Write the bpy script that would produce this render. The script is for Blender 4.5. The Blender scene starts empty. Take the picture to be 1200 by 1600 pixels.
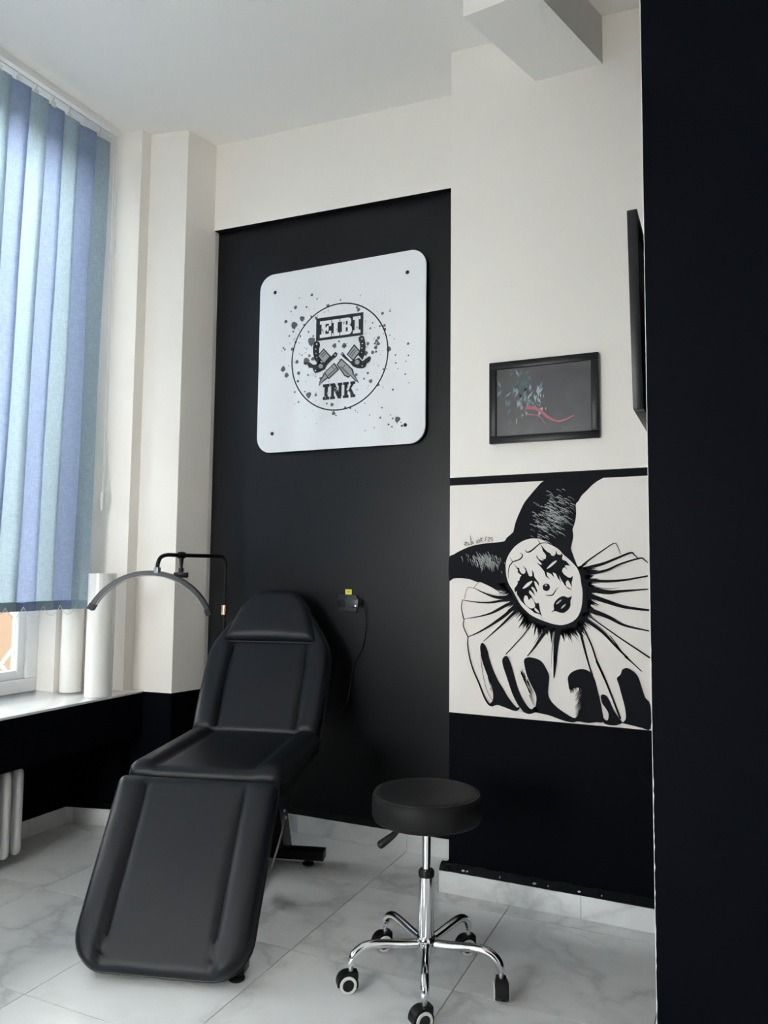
import bpy, bmesh, math, random
from mathutils import Vector, Matrix
from mathutils.geometry import tessellate_polygon

# ------------------------------------------------------------------ camera, world, light, exposure
scene = bpy.context.scene
COL = scene.collection
YAW, PITCH, ROLL, FPX, EYE = 0.428229, 0.076341, 0.010071, 1192.1, 1.33
cam_d = bpy.data.cameras.new('camera')
cam_d.sensor_fit = 'VERTICAL'
cam_d.sensor_height = 24.0
cam_d.lens = 24.0 * FPX / 1600.0
cam_d.clip_start = 0.05
cam = bpy.data.objects.new('camera', cam_d)
COL.objects.link(cam)
fwd = Vector((-math.sin(YAW) * math.cos(PITCH), math.cos(YAW) * math.cos(PITCH), math.sin(PITCH)))
rgt0 = Vector((math.cos(YAW), math.sin(YAW), 0))
up0 = rgt0.cross(fwd)
rgt = rgt0 * math.cos(ROLL) + up0 * math.sin(ROLL)
upv = up0 * math.cos(ROLL) - rgt0 * math.sin(ROLL)
cam.matrix_world = Matrix(((rgt.x, upv.x, -fwd.x, 0), (rgt.y, upv.y, -fwd.y, 0), (rgt.z, upv.z, -fwd.z, EYE), (0, 0, 0, 1)))
scene.camera = cam

world = bpy.data.worlds.new('sky')
scene.world = world
world.use_nodes = True
bg = world.node_tree.nodes['Background']
bg.inputs[0].default_value = (0.985, 0.99, 1.0, 1)
bg.inputs[1].default_value = 5.0

sun_d = bpy.data.lights.new('sun', 'SUN')
sun_d.energy = 5.0
sun_d.angle = 0.01
sun_d.color = (1.0, 0.9, 0.74)
sun = bpy.data.objects.new('sun', sun_d)
COL.objects.link(sun)
sun.rotation_euler = Vector((0.75, 0.35, 0.85)).to_track_quat('Z', 'Y').to_euler()

def portal(name, loc, rot, sx, sy):                      # guides daylight sampling through an opening, gives no light itself
    d = bpy.data.lights.new(name, 'AREA')
    d.shape = 'RECTANGLE'; d.size = sx; d.size_y = sy
    d.cycles.is_portal = True
    o = bpy.data.objects.new(name, d); COL.objects.link(o)
    o.location = loc; o.rotation_euler = rot
portal('window_portal', (-3.44, 1.65, 2.14), (0, -math.pi / 2, 0), 2.92, 2.6)
portal('added_left_window_portal', (-3.44, -1.15, 2.02), (0, -math.pi / 2, 0), 2.95, 2.3)  # opening of the added left window, out of view
portal('added_rear_window_portal', (-2.0, -2.84, 1.65), (math.pi / 2, 0, math.pi), 1.6, 1.5)  # opening of the added rear window, out of view

scene.view_settings.view_transform = 'Standard'
scene.view_settings.look = 'None'
scene.view_settings.gamma = 1.0
scene.view_settings.use_curve_mapping = False
scene.view_settings.exposure = 2.42
scene.cycles.use_denoising = True
scene.cycles.max_bounces = 12
scene.cycles.diffuse_bounces = 7
scene.cycles.transparent_max_bounces = 16

# ------------------------------------------------------------------ helpers
random.seed(11)
PI = math.pi

def link(name, me, mat=None, parent=None, smooth=False):
    o = bpy.data.objects.new(name, me)
    COL.objects.link(o)
    if mat is not None:
        for m in (mat if isinstance(mat, (list, tuple)) else [mat]):
            me.materials.append(m)
    if smooth:
        for p in me.polygons:
            p.use_smooth = True
    if parent is not None:
        o.parent = parent
    return o

def mesh(name, v, f, mat=None, parent=None, smooth=False):
    me = bpy.data.meshes.new(name)
    me.from_pydata([tuple(p) for p in v], [], f)
    me.update()
    return link(name, me, mat, parent, smooth)

def from_bm(name, bm, mat=None, parent=None, smooth=False, angle=None):
    bmesh.ops.recalc_face_normals(bm, faces=bm.faces[:])
    me = bpy.data.meshes.new(name)
    bm.to_mesh(me); bm.free()
    o = link(name, me, mat, parent, smooth)
    if angle is not None:
        me.set_sharp_from_angle(angle=angle)
    return o

def empty(name, loc=(0, 0, 0), rz=0.0):
    o = bpy.data.objects.new(name, None)
    COL.objects.link(o)
    o.empty_display_size = 0.1
    o.location = loc
    o.rotation_euler = (0, 0, rz)
    return o

def tag(o, label, cat, group=None):
    o['label'] = label
    o['category'] = cat
    if group:
        o['group'] = group
    return o

def struct(o):
    o['kind'] = 'structure'
    return o

def bm_box(bm, lo, hi, bevel=0.0, M=None, seg=2):
    vs = [bm.verts.new((x, y, z)) for z in (lo[2], hi[2]) for y in (lo[1], hi[1]) for x in (lo[0], hi[0])]
    fs = [(0, 2, 3, 1), (4, 5, 7, 6), (0, 1, 5, 4), (2, 6, 7, 3), (0, 4, 6, 2), (1, 3, 7, 5)]
    faces = [bm.faces.new([vs[i] for i in f]) for f in fs]
    if bevel > 0:
        es = list({e for f in faces for e in f.edges})
        r = bmesh.ops.bevel(bm, geom=es, offset=bevel, segments=seg, affect='EDGES', profile=0.5)
        vs = list({v for f in r['faces'] for v in f.verts} | {v for v in vs if v.is_valid})
    if M is not None:
        bmesh.ops.transform(bm, matrix=M, verts=[v for v in vs if v.is_valid])

def box(name, lo, hi, mat, parent=None, bevel=0.0, M=None):
    bm = bmesh.new()
    bm_box(bm, lo, hi, bevel)
    if M is not None:
        bmesh.ops.transform(bm, matrix=M, verts=bm.verts[:])
    return from_bm(name, bm, mat, parent, smooth=bevel > 0, angle=math.radians(35) if bevel > 0 else None)

def bm_tube(bm, path, r, n=12, cap=True):
    P = [Vector(p) for p in path]
    rr = r if isinstance(r, (list, tuple)) else [r] * len(P)
    t0 = (P[1] - P[0]).normalized()
    nrm = t0.orthogonal().normalized()
    rings = []
    for i, p in enumerate(P):
        t = ((P[min(i + 1, len(P) - 1)] - P[max(i - 1, 0)])).normalized()
        nrm = (nrm - t * nrm.dot(t)).normalized()
        b = t.cross(nrm)
        rings.append([bm.verts.new(p + (nrm * math.cos(2 * PI * k / n) + b * math.sin(2 * PI * k / n)) * rr[i]) for k in range(n)])
    for a, b in zip(rings, rings[1:]):
        for k in range(n):
            bm.faces.new((a[k], a[(k + 1) % n], b[(k + 1) % n], b[k]))
    if cap:
        bm.faces.new(rings[0][::-1]); bm.faces.new(rings[-1])

def tube(name, path, r, mat, parent=None, n=12):
    bm = bmesh.new()
    bm_tube(bm, path, r, n)
    return from_bm(name, bm, mat, parent, smooth=True, angle=math.radians(50))

def bm_lathe(bm, prof, n=32, M=None):
    rings = []
    allv = []
    for r, z in prof:
        if r < 1e-6:
            v = [bm.verts.new((0, 0, z))]
        else:
            v = [bm.verts.new((r * math.cos(2 * PI * k / n), r * math.sin(2 * PI * k / n), z)) for k in range(n)]
        rings.append(v); allv += v
    for a, b in zip(rings, rings[1:]):
        for k in range(n):
            q = [a[k % len(a)], a[(k + 1) % len(a)], b[(k + 1) % len(b)], b[k % len(b)]]
            u = []
            for x in q:
                if x not in u:
                    u.append(x)
            if len(u) > 2:
                bm.faces.new(u)
    if M is not None:
        bmesh.ops.transform(bm, matrix=M, verts=allv)

def lathe(name, prof, mat, parent=None, n=32, M=None, angle=40):
    bm = bmesh.new()
    bm_lathe(bm, prof, n, M)
    return from_bm(name, bm, mat, parent, smooth=True, angle=math.radians(angle))

def curve(pts, k=5, closed=False):                        # Catmull-Rom through the points
    n = len(pts)
    out = []
    rng = range(n) if closed else range(n - 1)
    for i in rng:
        g = (lambda j: Vector(pts[j % n])) if closed else (lambda j: Vector(pts[max(0, min(n - 1, j))]))
        p0, p1, p2, p3 = g(i - 1), g(i), g(i + 1), g(i + 2)
        for s in range(k):
            t = s / k
            out.append(0.5 * ((2 * p1) + (p2 - p0) * t + (2 * p0 - 5 * p1 + 4 * p2 - p3) * t * t + (3 * p1 - p0 - 3 * p2 + p3) * t ** 3))
    if not closed:
        out.append(Vector(pts[-1]))
    return out

def T(x, y, z):
    return Matrix.Translation((x, y, z))

def RX(a):
    return Matrix.Rotation(a, 4, 'X')

def RY(a):
    return Matrix.Rotation(a, 4, 'Y')

def RZ(a):
    return Matrix.Rotation(a, 4, 'Z')

# ------------------------------------------------------------------ materials
def new_mat(name):
    m = bpy.data.materials.new(name)
    m.use_nodes = True
    nt = m.node_tree
    return m, nt, nt.nodes['Principled BSDF']

def plain(name, col, rough=0.5, metal=0.0, spec=0.5, bump=0.0, bscale=300.0, var=0.0, vscale=3.0, coat=0.0):
    m, nt, b = new_mat(name)
    b.inputs['Base Color'].default_value = (*col, 1)
    b.inputs['Roughness'].default_value = rough
    b.inputs['Metallic'].default_value = metal
    b.inputs['Specular IOR Level'].default_value = spec
    if coat:
        b.inputs['Coat Weight'].default_value = coat
        b.inputs['Coat Roughness'].default_value = 0.03
    tc = nt.nodes.new('ShaderNodeTexCoord')
    if bump > 0:
        nz = nt.nodes.new('ShaderNodeTexNoise'); nz.inputs['Scale'].default_value = bscale; nz.inputs['Detail'].default_value = 4
        bp = nt.nodes.new('ShaderNodeBump'); bp.inputs['Strength'].default_value = bump; bp.inputs['Distance'].default_value = 0.002
        nt.links.new(tc.outputs['Object'], nz.inputs['Vector'])
        nt.links.new(nz.outputs[0], bp.inputs['Height'])
        nt.links.new(bp.outputs[0], b.inputs['Normal'])
    if var > 0:
        n2 = nt.nodes.new('ShaderNodeTexNoise'); n2.inputs['Scale'].default_value = vscale; n2.inputs['Detail'].default_value = 5
        rp = nt.nodes.new('ShaderNodeMapRange'); rp.inputs[3].default_value = 1 - var; rp.inputs[4].default_value = 1 + var
        mx = nt.nodes.new('ShaderNodeMix'); mx.data_type = 'RGBA'; mx.blend_type = 'MULTIPLY'; mx.inputs[0].default_value = 1
        mx.inputs[6].default_value = (*col, 1)
        nt.links.new(tc.outputs['Object'], n2.inputs['Vector'])
        nt.links.new(n2.outputs[0], rp.inputs[0])
        nt.links.new(rp.outputs[0], mx.inputs[7])
        nt.links.new(mx.outputs[2], b.inputs['Base Color'])
    return m

M_WHITE = plain('white wall paint', (0.875, 0.83, 0.775), 0.55, bump=0.15, bscale=60, var=0.02)
M_CEIL = plain('ceiling paint', (0.90, 0.88, 0.84), 0.7, bump=0.1, bscale=50)
M_BLACK = plain('navy black wall paint', (0.0010, 0.0015, 0.0034), 0.5, spec=0.045, bump=0.25, bscale=40, var=0.15)
M_SATIN = plain('navy black satin wall paint', (0.0016, 0.0020, 0.0036), 0.34, spec=0.34, bump=0.2, bscale=40, var=0.15)
M_BLACKTRIM = plain('black painted mortar', (0.003, 0.0035, 0.005), 0.45, spec=0.15, bump=0.6, bscale=60)
M_GROUT = plain('tile grout', (0.13, 0.13, 0.13), 0.8)
M_SILL = plain('white sill stone', (0.80, 0.81, 0.82), 0.12, coat=0.3)
M_PVC = plain('white window plastic', (0.80, 0.80, 0.80), 0.3)
M_VINYL = plain('black vinyl', (0.0052, 0.0066, 0.0108), 0.34, spec=0.32, bump=0.25, bscale=900, var=0.12, vscale=6)
M_VINYL2 = plain('black stool vinyl', (0.008, 0.008, 0.0085), 0.5, spec=0.22, bump=0.2, bscale=900)
M_PIPING = plain('black piping', (0.006, 0.006, 0.007), 0.3, spec=0.4)
M_FRAME = plain('black powder coated steel', (0.003, 0.003, 0.0035), 0.4, spec=0.25)
M_CHROME = plain('chrome', (0.72, 0.73, 0.75), 0.12, metal=1.0)
M_STEEL = plain('brushed steel', (0.55, 0.55, 0.56), 0.3, metal=1.0)
M_PLASTIC = plain('black plastic', (0.006, 0.006, 0.007), 0.4, spec=0.3)
M_RUBBER = plain('grey white ring', (0.72, 0.72, 0.70), 0.5)
M_COPPER = plain('copper collar', (0.85, 0.55, 0.42), 0.25, metal=1.0)
M_LAMPMETAL = plain('dark lamp aluminium', (0.022, 0.023, 0.025), 0.34, metal=0.3)
M_DIFFUSER = plain('lamp diffuser', (0.45, 0.45, 0.45), 0.35)
M_RADIATOR = plain('radiator enamel', (0.56, 0.56, 0.55), 0.4, bump=0.4, bscale=40)
M_ACRYLIC = plain('white acrylic', (0.86, 0.87, 0.89), 0.06, spec=0.7, coat=1.0)
M_INK = plain('black print', (0.018, 0.020, 0.022), 0.25)
M_INKGREY = plain('grey splatter print', (0.13, 0.135, 0.14), 0.25)
M_PRINTGREY = plain('light grey print', (0.36, 0.365, 0.37), 0.25)
M_PRINTWHITE = plain('white print', (0.84, 0.85, 0.87), 0.25)
M_CREAM = plain('mural ground paint', (0.845, 0.785, 0.74), 0.6, var=0.02, vscale=5)
M_MBLACK = plain('mural black paint', (0.005, 0.006, 0.009), 0.55, spec=0.08)
M_MGREY = plain('mural grey paint', (0.22, 0.23, 0.235), 0.6)
M_MLIGHT = plain('mural pale brush paint', (0.46, 0.47, 0.47), 0.6)
M_PICFRAME = plain('black picture frame', (0.004, 0.0045, 0.006), 0.35, spec=0.3)
M_PAPER = plain('rolled paper', (0.84, 0.83, 0.80), 0.3, coat=0.4)
M_TAGYELLOW = plain('yellow label', (0.80, 0.74, 0.05), 0.5)
M_CORD = plain('white cord', (0.75, 0.74, 0.70), 0.6)
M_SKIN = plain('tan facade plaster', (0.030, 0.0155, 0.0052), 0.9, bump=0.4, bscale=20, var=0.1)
M_GROUND = plain('grey street', (0.30, 0.29, 0.28), 0.9)

def marble():
    m, nt, b = new_mat('white marble tile')
    geo = nt.nodes.new('ShaderNodeNewGeometry')
    inf = nt.nodes.new('ShaderNodeObjectInfo')
    mul = nt.nodes.new('ShaderNodeVectorMath'); mul.operation = 'MULTIPLY_ADD'
    cmb = nt.nodes.new('ShaderNodeCombineXYZ')
    for i in range(3):
        nt.links.new(inf.outputs['Random'], cmb.inputs[i])
    mul.inputs[1].default_value = (37.0, 19.0, 53.0)
    nt.links.new(cmb.outputs[0], mul.inputs[0])
    nt.links.new(geo.outputs['Position'], mul.inputs[2])
    warp = nt.nodes.new('ShaderNodeTexNoise'); warp.inputs['Scale'].default_value = 2.2; warp.inputs['Detail'].default_value = 5
    nt.links.new(mul.outputs[0], warp.inputs['Vector'])
    add = nt.nodes.new('ShaderNodeVectorMath'); add.operation = 'MULTIPLY_ADD'
    add.inputs[1].default_value = (0.55, 0.55, 0.55)
    nt.links.new(warp.outputs['Color'], add.inputs[0])
    nt.links.new(mul.outputs[0], add.inputs[2])
    vein = nt.nodes.new('ShaderNodeTexNoise'); vein.inputs['Scale'].default_value = 1.5; vein.inputs['Detail'].default_value = 5
    vein.inputs['Roughness'].default_value = 0.55
    nt.links.new(add.outputs[0], vein.inputs['Vector'])
    sub = nt.nodes.new('ShaderNodeMath'); sub.operation = 'SUBTRACT'; sub.inputs[1].default_value = 0.5
    ab = nt.nodes.new('ShaderNodeMath'); ab.operation = 'ABSOLUTE'
    nt.links.new(vein.outputs[0], sub.inputs[0]); nt.links.new(sub.outputs[0], ab.inputs[0])
    rp = nt.nodes.new('ShaderNodeValToRGB')
    e = rp.color_ramp.elements
    e[0].position = 0.0; e[0].color = (0.57, 0.575, 0.58, 1)
    e[1].position = 0.085; e[1].color = (0.79, 0.795, 0.80, 1)
    e.new(0.03).color = (0.71, 0.715, 0.72, 1)
    nt.links.new(ab.outputs[0], rp.inputs[0])
    cl = nt.nodes.new('ShaderNodeTexNoise'); cl.inputs['Scale'].default_value = 3.0; cl.inputs['Detail'].default_value = 3
    nt.links.new(mul.outputs[0], cl.inputs['Vector'])
    mr = nt.nodes.new('ShaderNodeMapRange'); mr.inputs[1].default_value = 0.3; mr.inputs[2].default_value = 0.62
    mr.inputs[3].default_value = 0.0; mr.inputs[4].default_value = 1.0
    nt.links.new(cl.outputs[0], mr.inputs[0])
    mx = nt.nodes.new('ShaderNodeMix'); mx.data_type = 'RGBA'
    mx.inputs[6].default_value = (0.80, 0.805, 0.81, 1)
    nt.links.new(mr.outputs[0], mx.inputs[0])
    nt.links.new(rp.outputs[0], mx.inputs[7])
    nt.links.new(mx.outputs[2], b.inputs['Base Color'])
    b.inputs['Roughness'].default_value = 0.11
    b.inputs['Specular IOR Level'].default_value = 0.75
    return m
M_MARBLE = marble()

def glass():
    m = bpy.data.materials.new('window glass'); m.use_nodes = True
    nt = m.node_tree; nt.nodes.clear()
    out = nt.nodes.new('ShaderNodeOutputMaterial'); mix = nt.nodes.new('ShaderNodeMixShader')
    tr = nt.nodes.new('ShaderNodeBsdfTransparent'); tr.inputs[0].default_value = (0.95, 0.97, 0.96, 1)
    gl = nt.nodes.new('ShaderNodeBsdfGlossy'); gl.inputs['Roughness'].default_value = 0.01
    fr = nt.nodes.new('ShaderNodeFresnel'); fr.inputs[0].default_value = 1.35
    nt.links.new(fr.outputs[0], mix.inputs[0]); nt.links.new(tr.outputs[0], mix.inputs[1]); nt.links.new(gl.outputs[0], mix.inputs[2])
    nt.links.new(mix.outputs[0], out.inputs[0])
    return m
M_GLASS = glass()

def fabric(name, col, tcol, amount):
    m = bpy.data.materials.new(name); m.use_nodes = True
    nt = m.node_tree; nt.nodes.clear()
    out = nt.nodes.new('ShaderNodeOutputMaterial'); mix = nt.nodes.new('ShaderNodeMixShader')
    df = nt.nodes.new('ShaderNodeBsdfDiffuse'); tl = nt.nodes.new('ShaderNodeBsdfTranslucent')
    tc = nt.nodes.new('ShaderNodeTexCoord')
    mp = nt.nodes.new('ShaderNodeMapping'); mp.inputs['Scale'].default_value = (40, 40, 380)
    nz = nt.nodes.new('ShaderNodeTexNoise'); nz.inputs['Scale'].default_value = 1.0; nz.inputs['Detail'].default_value = 4
    mp2 = nt.nodes.new('ShaderNodeMapping'); mp2.inputs['Scale'].default_value = (420, 420, 30)
    nz2 = nt.nodes.new('ShaderNodeTexNoise'); nz2.inputs['Scale'].default_value = 1.0; nz2.inputs['Detail'].default_value = 3
    nt.links.new(tc.outputs['Object'], mp.inputs[0]); nt.links.new(mp.outputs[0], nz.inputs['Vector'])
    nt.links.new(tc.outputs['Object'], mp2.inputs[0]); nt.links.new(mp2.outputs[0], nz2.inputs['Vector'])
    ad = nt.nodes.new('ShaderNodeMath'); ad.operation = 'ADD'
    nt.links.new(nz.outputs[0], ad.inputs[0]); nt.links.new(nz2.outputs[0], ad.inputs[1])
    mr = nt.nodes.new('ShaderNodeMapRange'); mr.inputs[1].default_value = 0.6; mr.inputs[2].default_value = 1.4
    mr.inputs[3].default_value = 0.72; mr.inputs[4].default_value = 1.15
    nt.links.new(ad.outputs[0], mr.inputs[0])
    for sh, c in ((df, col), (tl, tcol)):
        mx = nt.nodes.new('ShaderNodeMix'); mx.data_type = 'RGBA'; mx.blend_type = 'MULTIPLY'; mx.inputs[0].default_value = 1
        mx.inputs[6].default_value = (*c, 1)
        nt.links.new(mr.outputs[0], mx.inputs[7]); nt.links.new(mx.outputs[2], sh.inputs[0])
    mix.inputs[0].default_value = amount
    nt.links.new(df.outputs[0], mix.inputs[1]); nt.links.new(tl.outputs[0], mix.inputs[2]); nt.links.new(mix.outputs[0], out.inputs[0])
    return m
M_BLUE = fabric('blue blind fabric', (0.30, 0.38, 0.56), (0.245, 0.30, 0.43), 0.5)
M_TEAL = fabric('pale teal blind fabric', (0.42, 0.54, 0.62), (0.285, 0.36, 0.41), 0.5)

# ------------------------------------------------------------------ the setting
def ceil_z(x, y):
    return 3.756 - 0.046 * (x + 2.64) + 0.03 * (y - 3.44)

def prism(name, foot, levels, mats, smooth=False):
    """vertical wall of a footprint; levels z0<z1<..., one material per storey"""
    v, f, mi = [], [], []
    n = len(foot)
    for z in levels:
        v += [(x, y, z(x, y) if callable(z) else z) for x, y in foot]
    for s in range(len(levels) - 1):
        for k in range(n):
            a, b = s * n + k, s * n + (k + 1) % n
            f.append((a, b, b + n, a + n)); mi.append(s)
    f.append(tuple(range(n))[::-1]); mi.append(0)
    f.append(tuple(range((len(levels) - 1) * n, len(levels) * n))); mi.append(len(levels) - 2)
    o = mesh(name, v, f, mats)
    for p, i in zip(o.data.polygons, mi):
        p.material_index = i
    bm = bmesh.new(); bm.from_mesh(o.data)
    bmesh.ops.recalc_face_normals(bm, faces=bm.faces[:]); bm.to_mesh(o.data); bm.free()
    return struct(o)

top = lambda x, y: ceil_z(x, y) + 0.05
SILL = 0.685
W2TOP = 3.5
# floor: grout bed with single tiles of 60 cm
floor = struct(box('floor', (-3.75, -2.75, -0.12), (2.3, 4.1, -0.004), M_GROUT))
GX, GY, S = -0.84, 2.405, 0.60
def tile_clip(x0, x1, y0, y1):
    return max(x0, -3.22), min(x1, 2.2), max(y0, -2.6), min(y1, 3.47)
for i in range(-5, 6):
    for j in range(-9, 2):
        x0, x1, y0, y1 = tile_clip(GX + i * S, GX + (i + 1) * S, GY + j * S, GY + (j + 1) * S)
        if x1 - x0 < 0.03 or y1 - y0 < 0.03:
            continue
        if x0 >= -0.15 and y0 >= 2.02:
            continue
        g = 0.0015
        box('floor_tile', (x0 + g, y0 + g, -0.010), (x1 - g, y1 - g, 0.0), M_MARBLE, floor)

ceil_o = struct(mesh('ceiling', [(x, y, ceil_z(x, y) + d) for d in (0, 0.25) for x, y in ((-3.6, -2.8), (2.3, -2.8), (2.3, 4.1), (-3.6, 4.1))],
                     [(3, 2, 1, 0), (4, 5, 6, 7), (0, 1, 5, 4), (1, 2, 6, 5), (2, 3, 7, 6), (3, 0, 4, 7)], M_CEIL))
beam = prism('ceiling_beam', [(-0.717, 3.14), (-0.436, 3.14), (-0.61, 2.598), (-0.887, 2.625)], [3.437, lambda x, y: ceil_z(x, y) + 0.02], [M_CEIL])

# back wall: recessed black field under a white lintel
prism('wall_back', [(-2.72, 3.47), (-1.05, 3.47), (-1.05, 4.0), (-2.72, 4.0)], [-0.1, 3.28], [M_SATIN])
def lip(x):
    return 3.25 - 0.027 * (x + 2.616)
struct(mesh('wall_back_lintel', [(-2.72, 3.43, lip(-2.72)), (-1.05, 3.43, lip(-1.05)), (-1.05, 4.0, lip(-1.05)), (-2.72, 4.0, lip(-2.72)),
                          (-2.72, 3.43, 3.85), (-1.05, 3.43, 3.85), (-1.05, 4.0, 3.85), (-2.72, 4.0, 3.85)],
            [(0, 1, 5, 4), (1, 2, 6, 5), (2, 3, 7, 6), (3, 0, 4, 7), (4, 5, 6, 7), (3, 2, 1, 0)], [M_WHITE, M_BLACKTRIM]))
bpy.data.objects['wall_back_lintel'].data.polygons[5].material_index = 1
# pillar with the mural
prism('wall_pillar', [(-1.108, 3.115), (2.3, 3.115), (2.3, 4.0), (-1.108, 4.0)], [-0.1, 0.733, top], [M_BLACK, M_WHITE])
# black wall on the right, ending in front of the pillar
prism('wall_right', [(-0.1875, 2.0), (2.3, 2.0), (2.3, 3.115), (-0.1875, 3.115)], [-0.1, top], [M_BLACK])
# stepped corner beside the window
prism('wall_corner', [(-3.46, 3.10), (-3.21, 3.105), (-2.93, 3.136), (-2.922, 3.199), (-2.686, 3.229), (-2.645, 3.44), (-2.645, 4.0), (-3.46, 4.0)],
      [-0.1, SILL - 0.008, top], [M_BLACK, M_WHITE])
prism('wall_left_reveal', [(-3.46, 2.94), (-3.215, 2.94), (-3.215, 3.12), (-3.46, 3.12)], [SILL - 0.01, top], [M_WHITE])
prism('wall_left_niche', [(-3.46, -2.8), (-3.22, -2.8), (-3.22, 3.12), (-3.46, 3.12)], [-0.1, 0.55], [M_BLACK])
prism('wall_left_lintel', [(-3.46, -2.8), (-3.36, -2.8), (-3.36, 3.0), (-3.46, 3.0)], [3.60, top], [M_WHITE])
prism('wall_left', [(-3.46, 0.0), (-3.215, 0.0), (-3.215, 0.35), (-3.46, 0.35)], [0.45, top], [M_WHITE])
prism('wall_left_pier', [(-3.46, -2.8), (-3.215, -2.8), (-3.215, -2.3), (-3.46, -2.3)], [0.45, top], [M_WHITE])
prism('wall_left_spandrel', [(-3.46, -2.3), (-3.215, -2.3), (-3.215, 0.0), (-3.46, 0.0)], [W2TOP, top], [M_WHITE])
prism('wall_side', [(2.2, -2.8), (2.5, -2.8), (2.5, 2.05), (2.2, 2.05)], [-0.1, top], [M_WHITE])
# unseen rear wall behind the camera, opened for an added daylight window
prism('wall_rear', [(-1.2, -2.85), (2.5, -2.85), (2.5, -2.6), (-1.2, -2.6)], [-0.1, 0.733, top], [M_BLACK, M_BLACK])
prism('wall_rear_pier', [(-3.46, -2.85), (-2.8, -2.85), (-2.8, -2.6), (-3.46, -2.6)], [-0.1, top], [M_WHITE])
prism('wall_rear_apron', [(-2.8, -2.85), (-1.2, -2.85), (-1.2, -2.6), (-2.8, -2.6)], [-0.1, 0.9], [M_BLACK])
prism('wall_rear_lintel', [(-2.8, -2.85), (-1.2, -2.85), (-1.2, -2.6), (-2.8, -2.6)], [2.4, top], [M_WHITE])
# boxed apron under the sill and the sill slab itself
struct(box('wall_left_apron', (-3.24, 0.30, 0.448), (-2.856, 3.20, SILL - 0.010), M_BLACK))
sill = struct(box('window_sill', (-3.40, 0.30, SILL - 0.012), (-2.853, 3.205, SILL), M_SILL, bevel=0.003))

# skirting: single marble pieces with a painted mortar slope on top
def skirting(name, p0, p1, cuts, h, slope=0.026, black=True):
    """skirting front from p0 to p1 (room on the right hand side of p0 -> p1 looking from above is the wall side)"""
    p0, p1 = Vector((*p0, 0)), Vector((*p1, 0))
    L = (p1 - p0).length
    d = (p1 - p0) / L
    nrm = Vector((-d.y, d.x, 0))                              # towards the wall
    M = Matrix(((d.x, nrm.x, 0, p0.x), (d.y, nrm.y, 0, p0.y), (0, 0, 1, 0), (0, 0, 0, 1)))
    base = empty(name)
    struct(base)
    ks = [0] + [c for c in cuts if 0.01 < c < L - 0.01] + [L]
    for a, b in zip(ks, ks[1:]):
        box('skirting_tile', (a + 0.0008, 0, 0.001), (b - 0.0008, 0.012, h), M_MARBLE, base, M=M)
    if black:
        n = 40
        v, f = [], []
        for k in range(n + 1):
            x = L * k / n
            j = random.uniform(-0.003, 0.003)
            for (yy, zz) in ((0.001 + abs(j), h - 0.001), (0.001, h + 0.003 + j), (slope, h + slope + j), (slope + 0.02, h + slope + j), (slope + 0.02, h - 0.001)):
                v.append(M @ Vector((x, yy, zz)))
        for k in range(n):
            for q in range(5):
                a, b = k * 5 + q, k * 5 + (q + 1) % 5
                f.append((a, b, b + 5, a + 5))
        f += [(0, 1, 2, 3, 4), tuple(n * 5 + q for q in (4, 3, 2, 1, 0))]
        mesh('mortar_ledge', v, f, M_BLACKTRIM, base)
    return base, M
skirting('baseboard_back', (-2.64, 3.444), (-1.06, 3.444), [0.60, 1.203], 0.088)
bb, BM_ = skirting('baseboard_pillar', (-1.142, 3.087), (-0.189, 3.087), [0.582], 0.088)
for x, w in ((0.03, 0.006), (0.105, 0.009), (0.122, 0.005), (0.26, 0.003), (0.40, 0.010), (0.455, 0.003), (0.575, 0.006), (0.66, 0.003)):
    bm = bmesh.new()
    pts = [bm.verts.new(BM_ @ Vector((x + w * math.cos(t) * random.uniform(.6, 1.2), 0.009 + 0.003 * math.sin(t) * random.uniform(.6, 1.2) - 0.0035, 0.1005 + 0.003 * math.sin(t)))) for t in [k * PI / 4 for k in range(8)]]
    bm.faces.new(pts)
    from_bm('paint_chip', bm, M_RUBBER, bb)
bb, BM_ = skirting('baseboard_return', (-1.142, 3.44), (-1.142, 3.087), [], 0.088, slope=0.02)
skirting('baseboard_corner', (-3.195, 3.03), (-2.66, 3.18), [0.05, 0.28], 0.085, slope=0.02)
skirting('baseboard_niche', (-3.19, 0.4), (-3.19, 3.04), [0.6, 1.2, 1.8, 2.4], 0.085, slope=0.02)
skirting('baseboard_side', (-2.66, 3.20), (-2.62, 3.44), [], 0.085, slope=0.02)

# worn corner edge of the black wall on the right
v, f = [], []
random.seed(3)
zs = [0.0 + 0.012 * k for k in range(310)]
for k, z in enumerate(zs):
    amp = 0.0020 if z < 0.85 else (0.0008 if z < 2.1 else 0.0004)
    wdt = max(0.0004, random.gauss(0.45, 0.35) * amp)
    v += [(-0.1879 - 0.0002, 1.9995, z), (-0.1875 + wdt, 1.9995, z), (-0.1879 - 0.0002, 2.004, z)]
for k in range(len(zs) - 1):
    a = k * 3
    f += [(a, a + 1, a + 4, a + 3), (a + 2, a, a + 3, a + 5)]
struct(mesh('trim_1', v, f, M_RUBBER))
# threshold strip of pale floor against the black wall
struct(box('trim_2', (-0.196, 2.0, 0.0005), (-0.1885, 3.08, 0.004), M_CORD))

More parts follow.
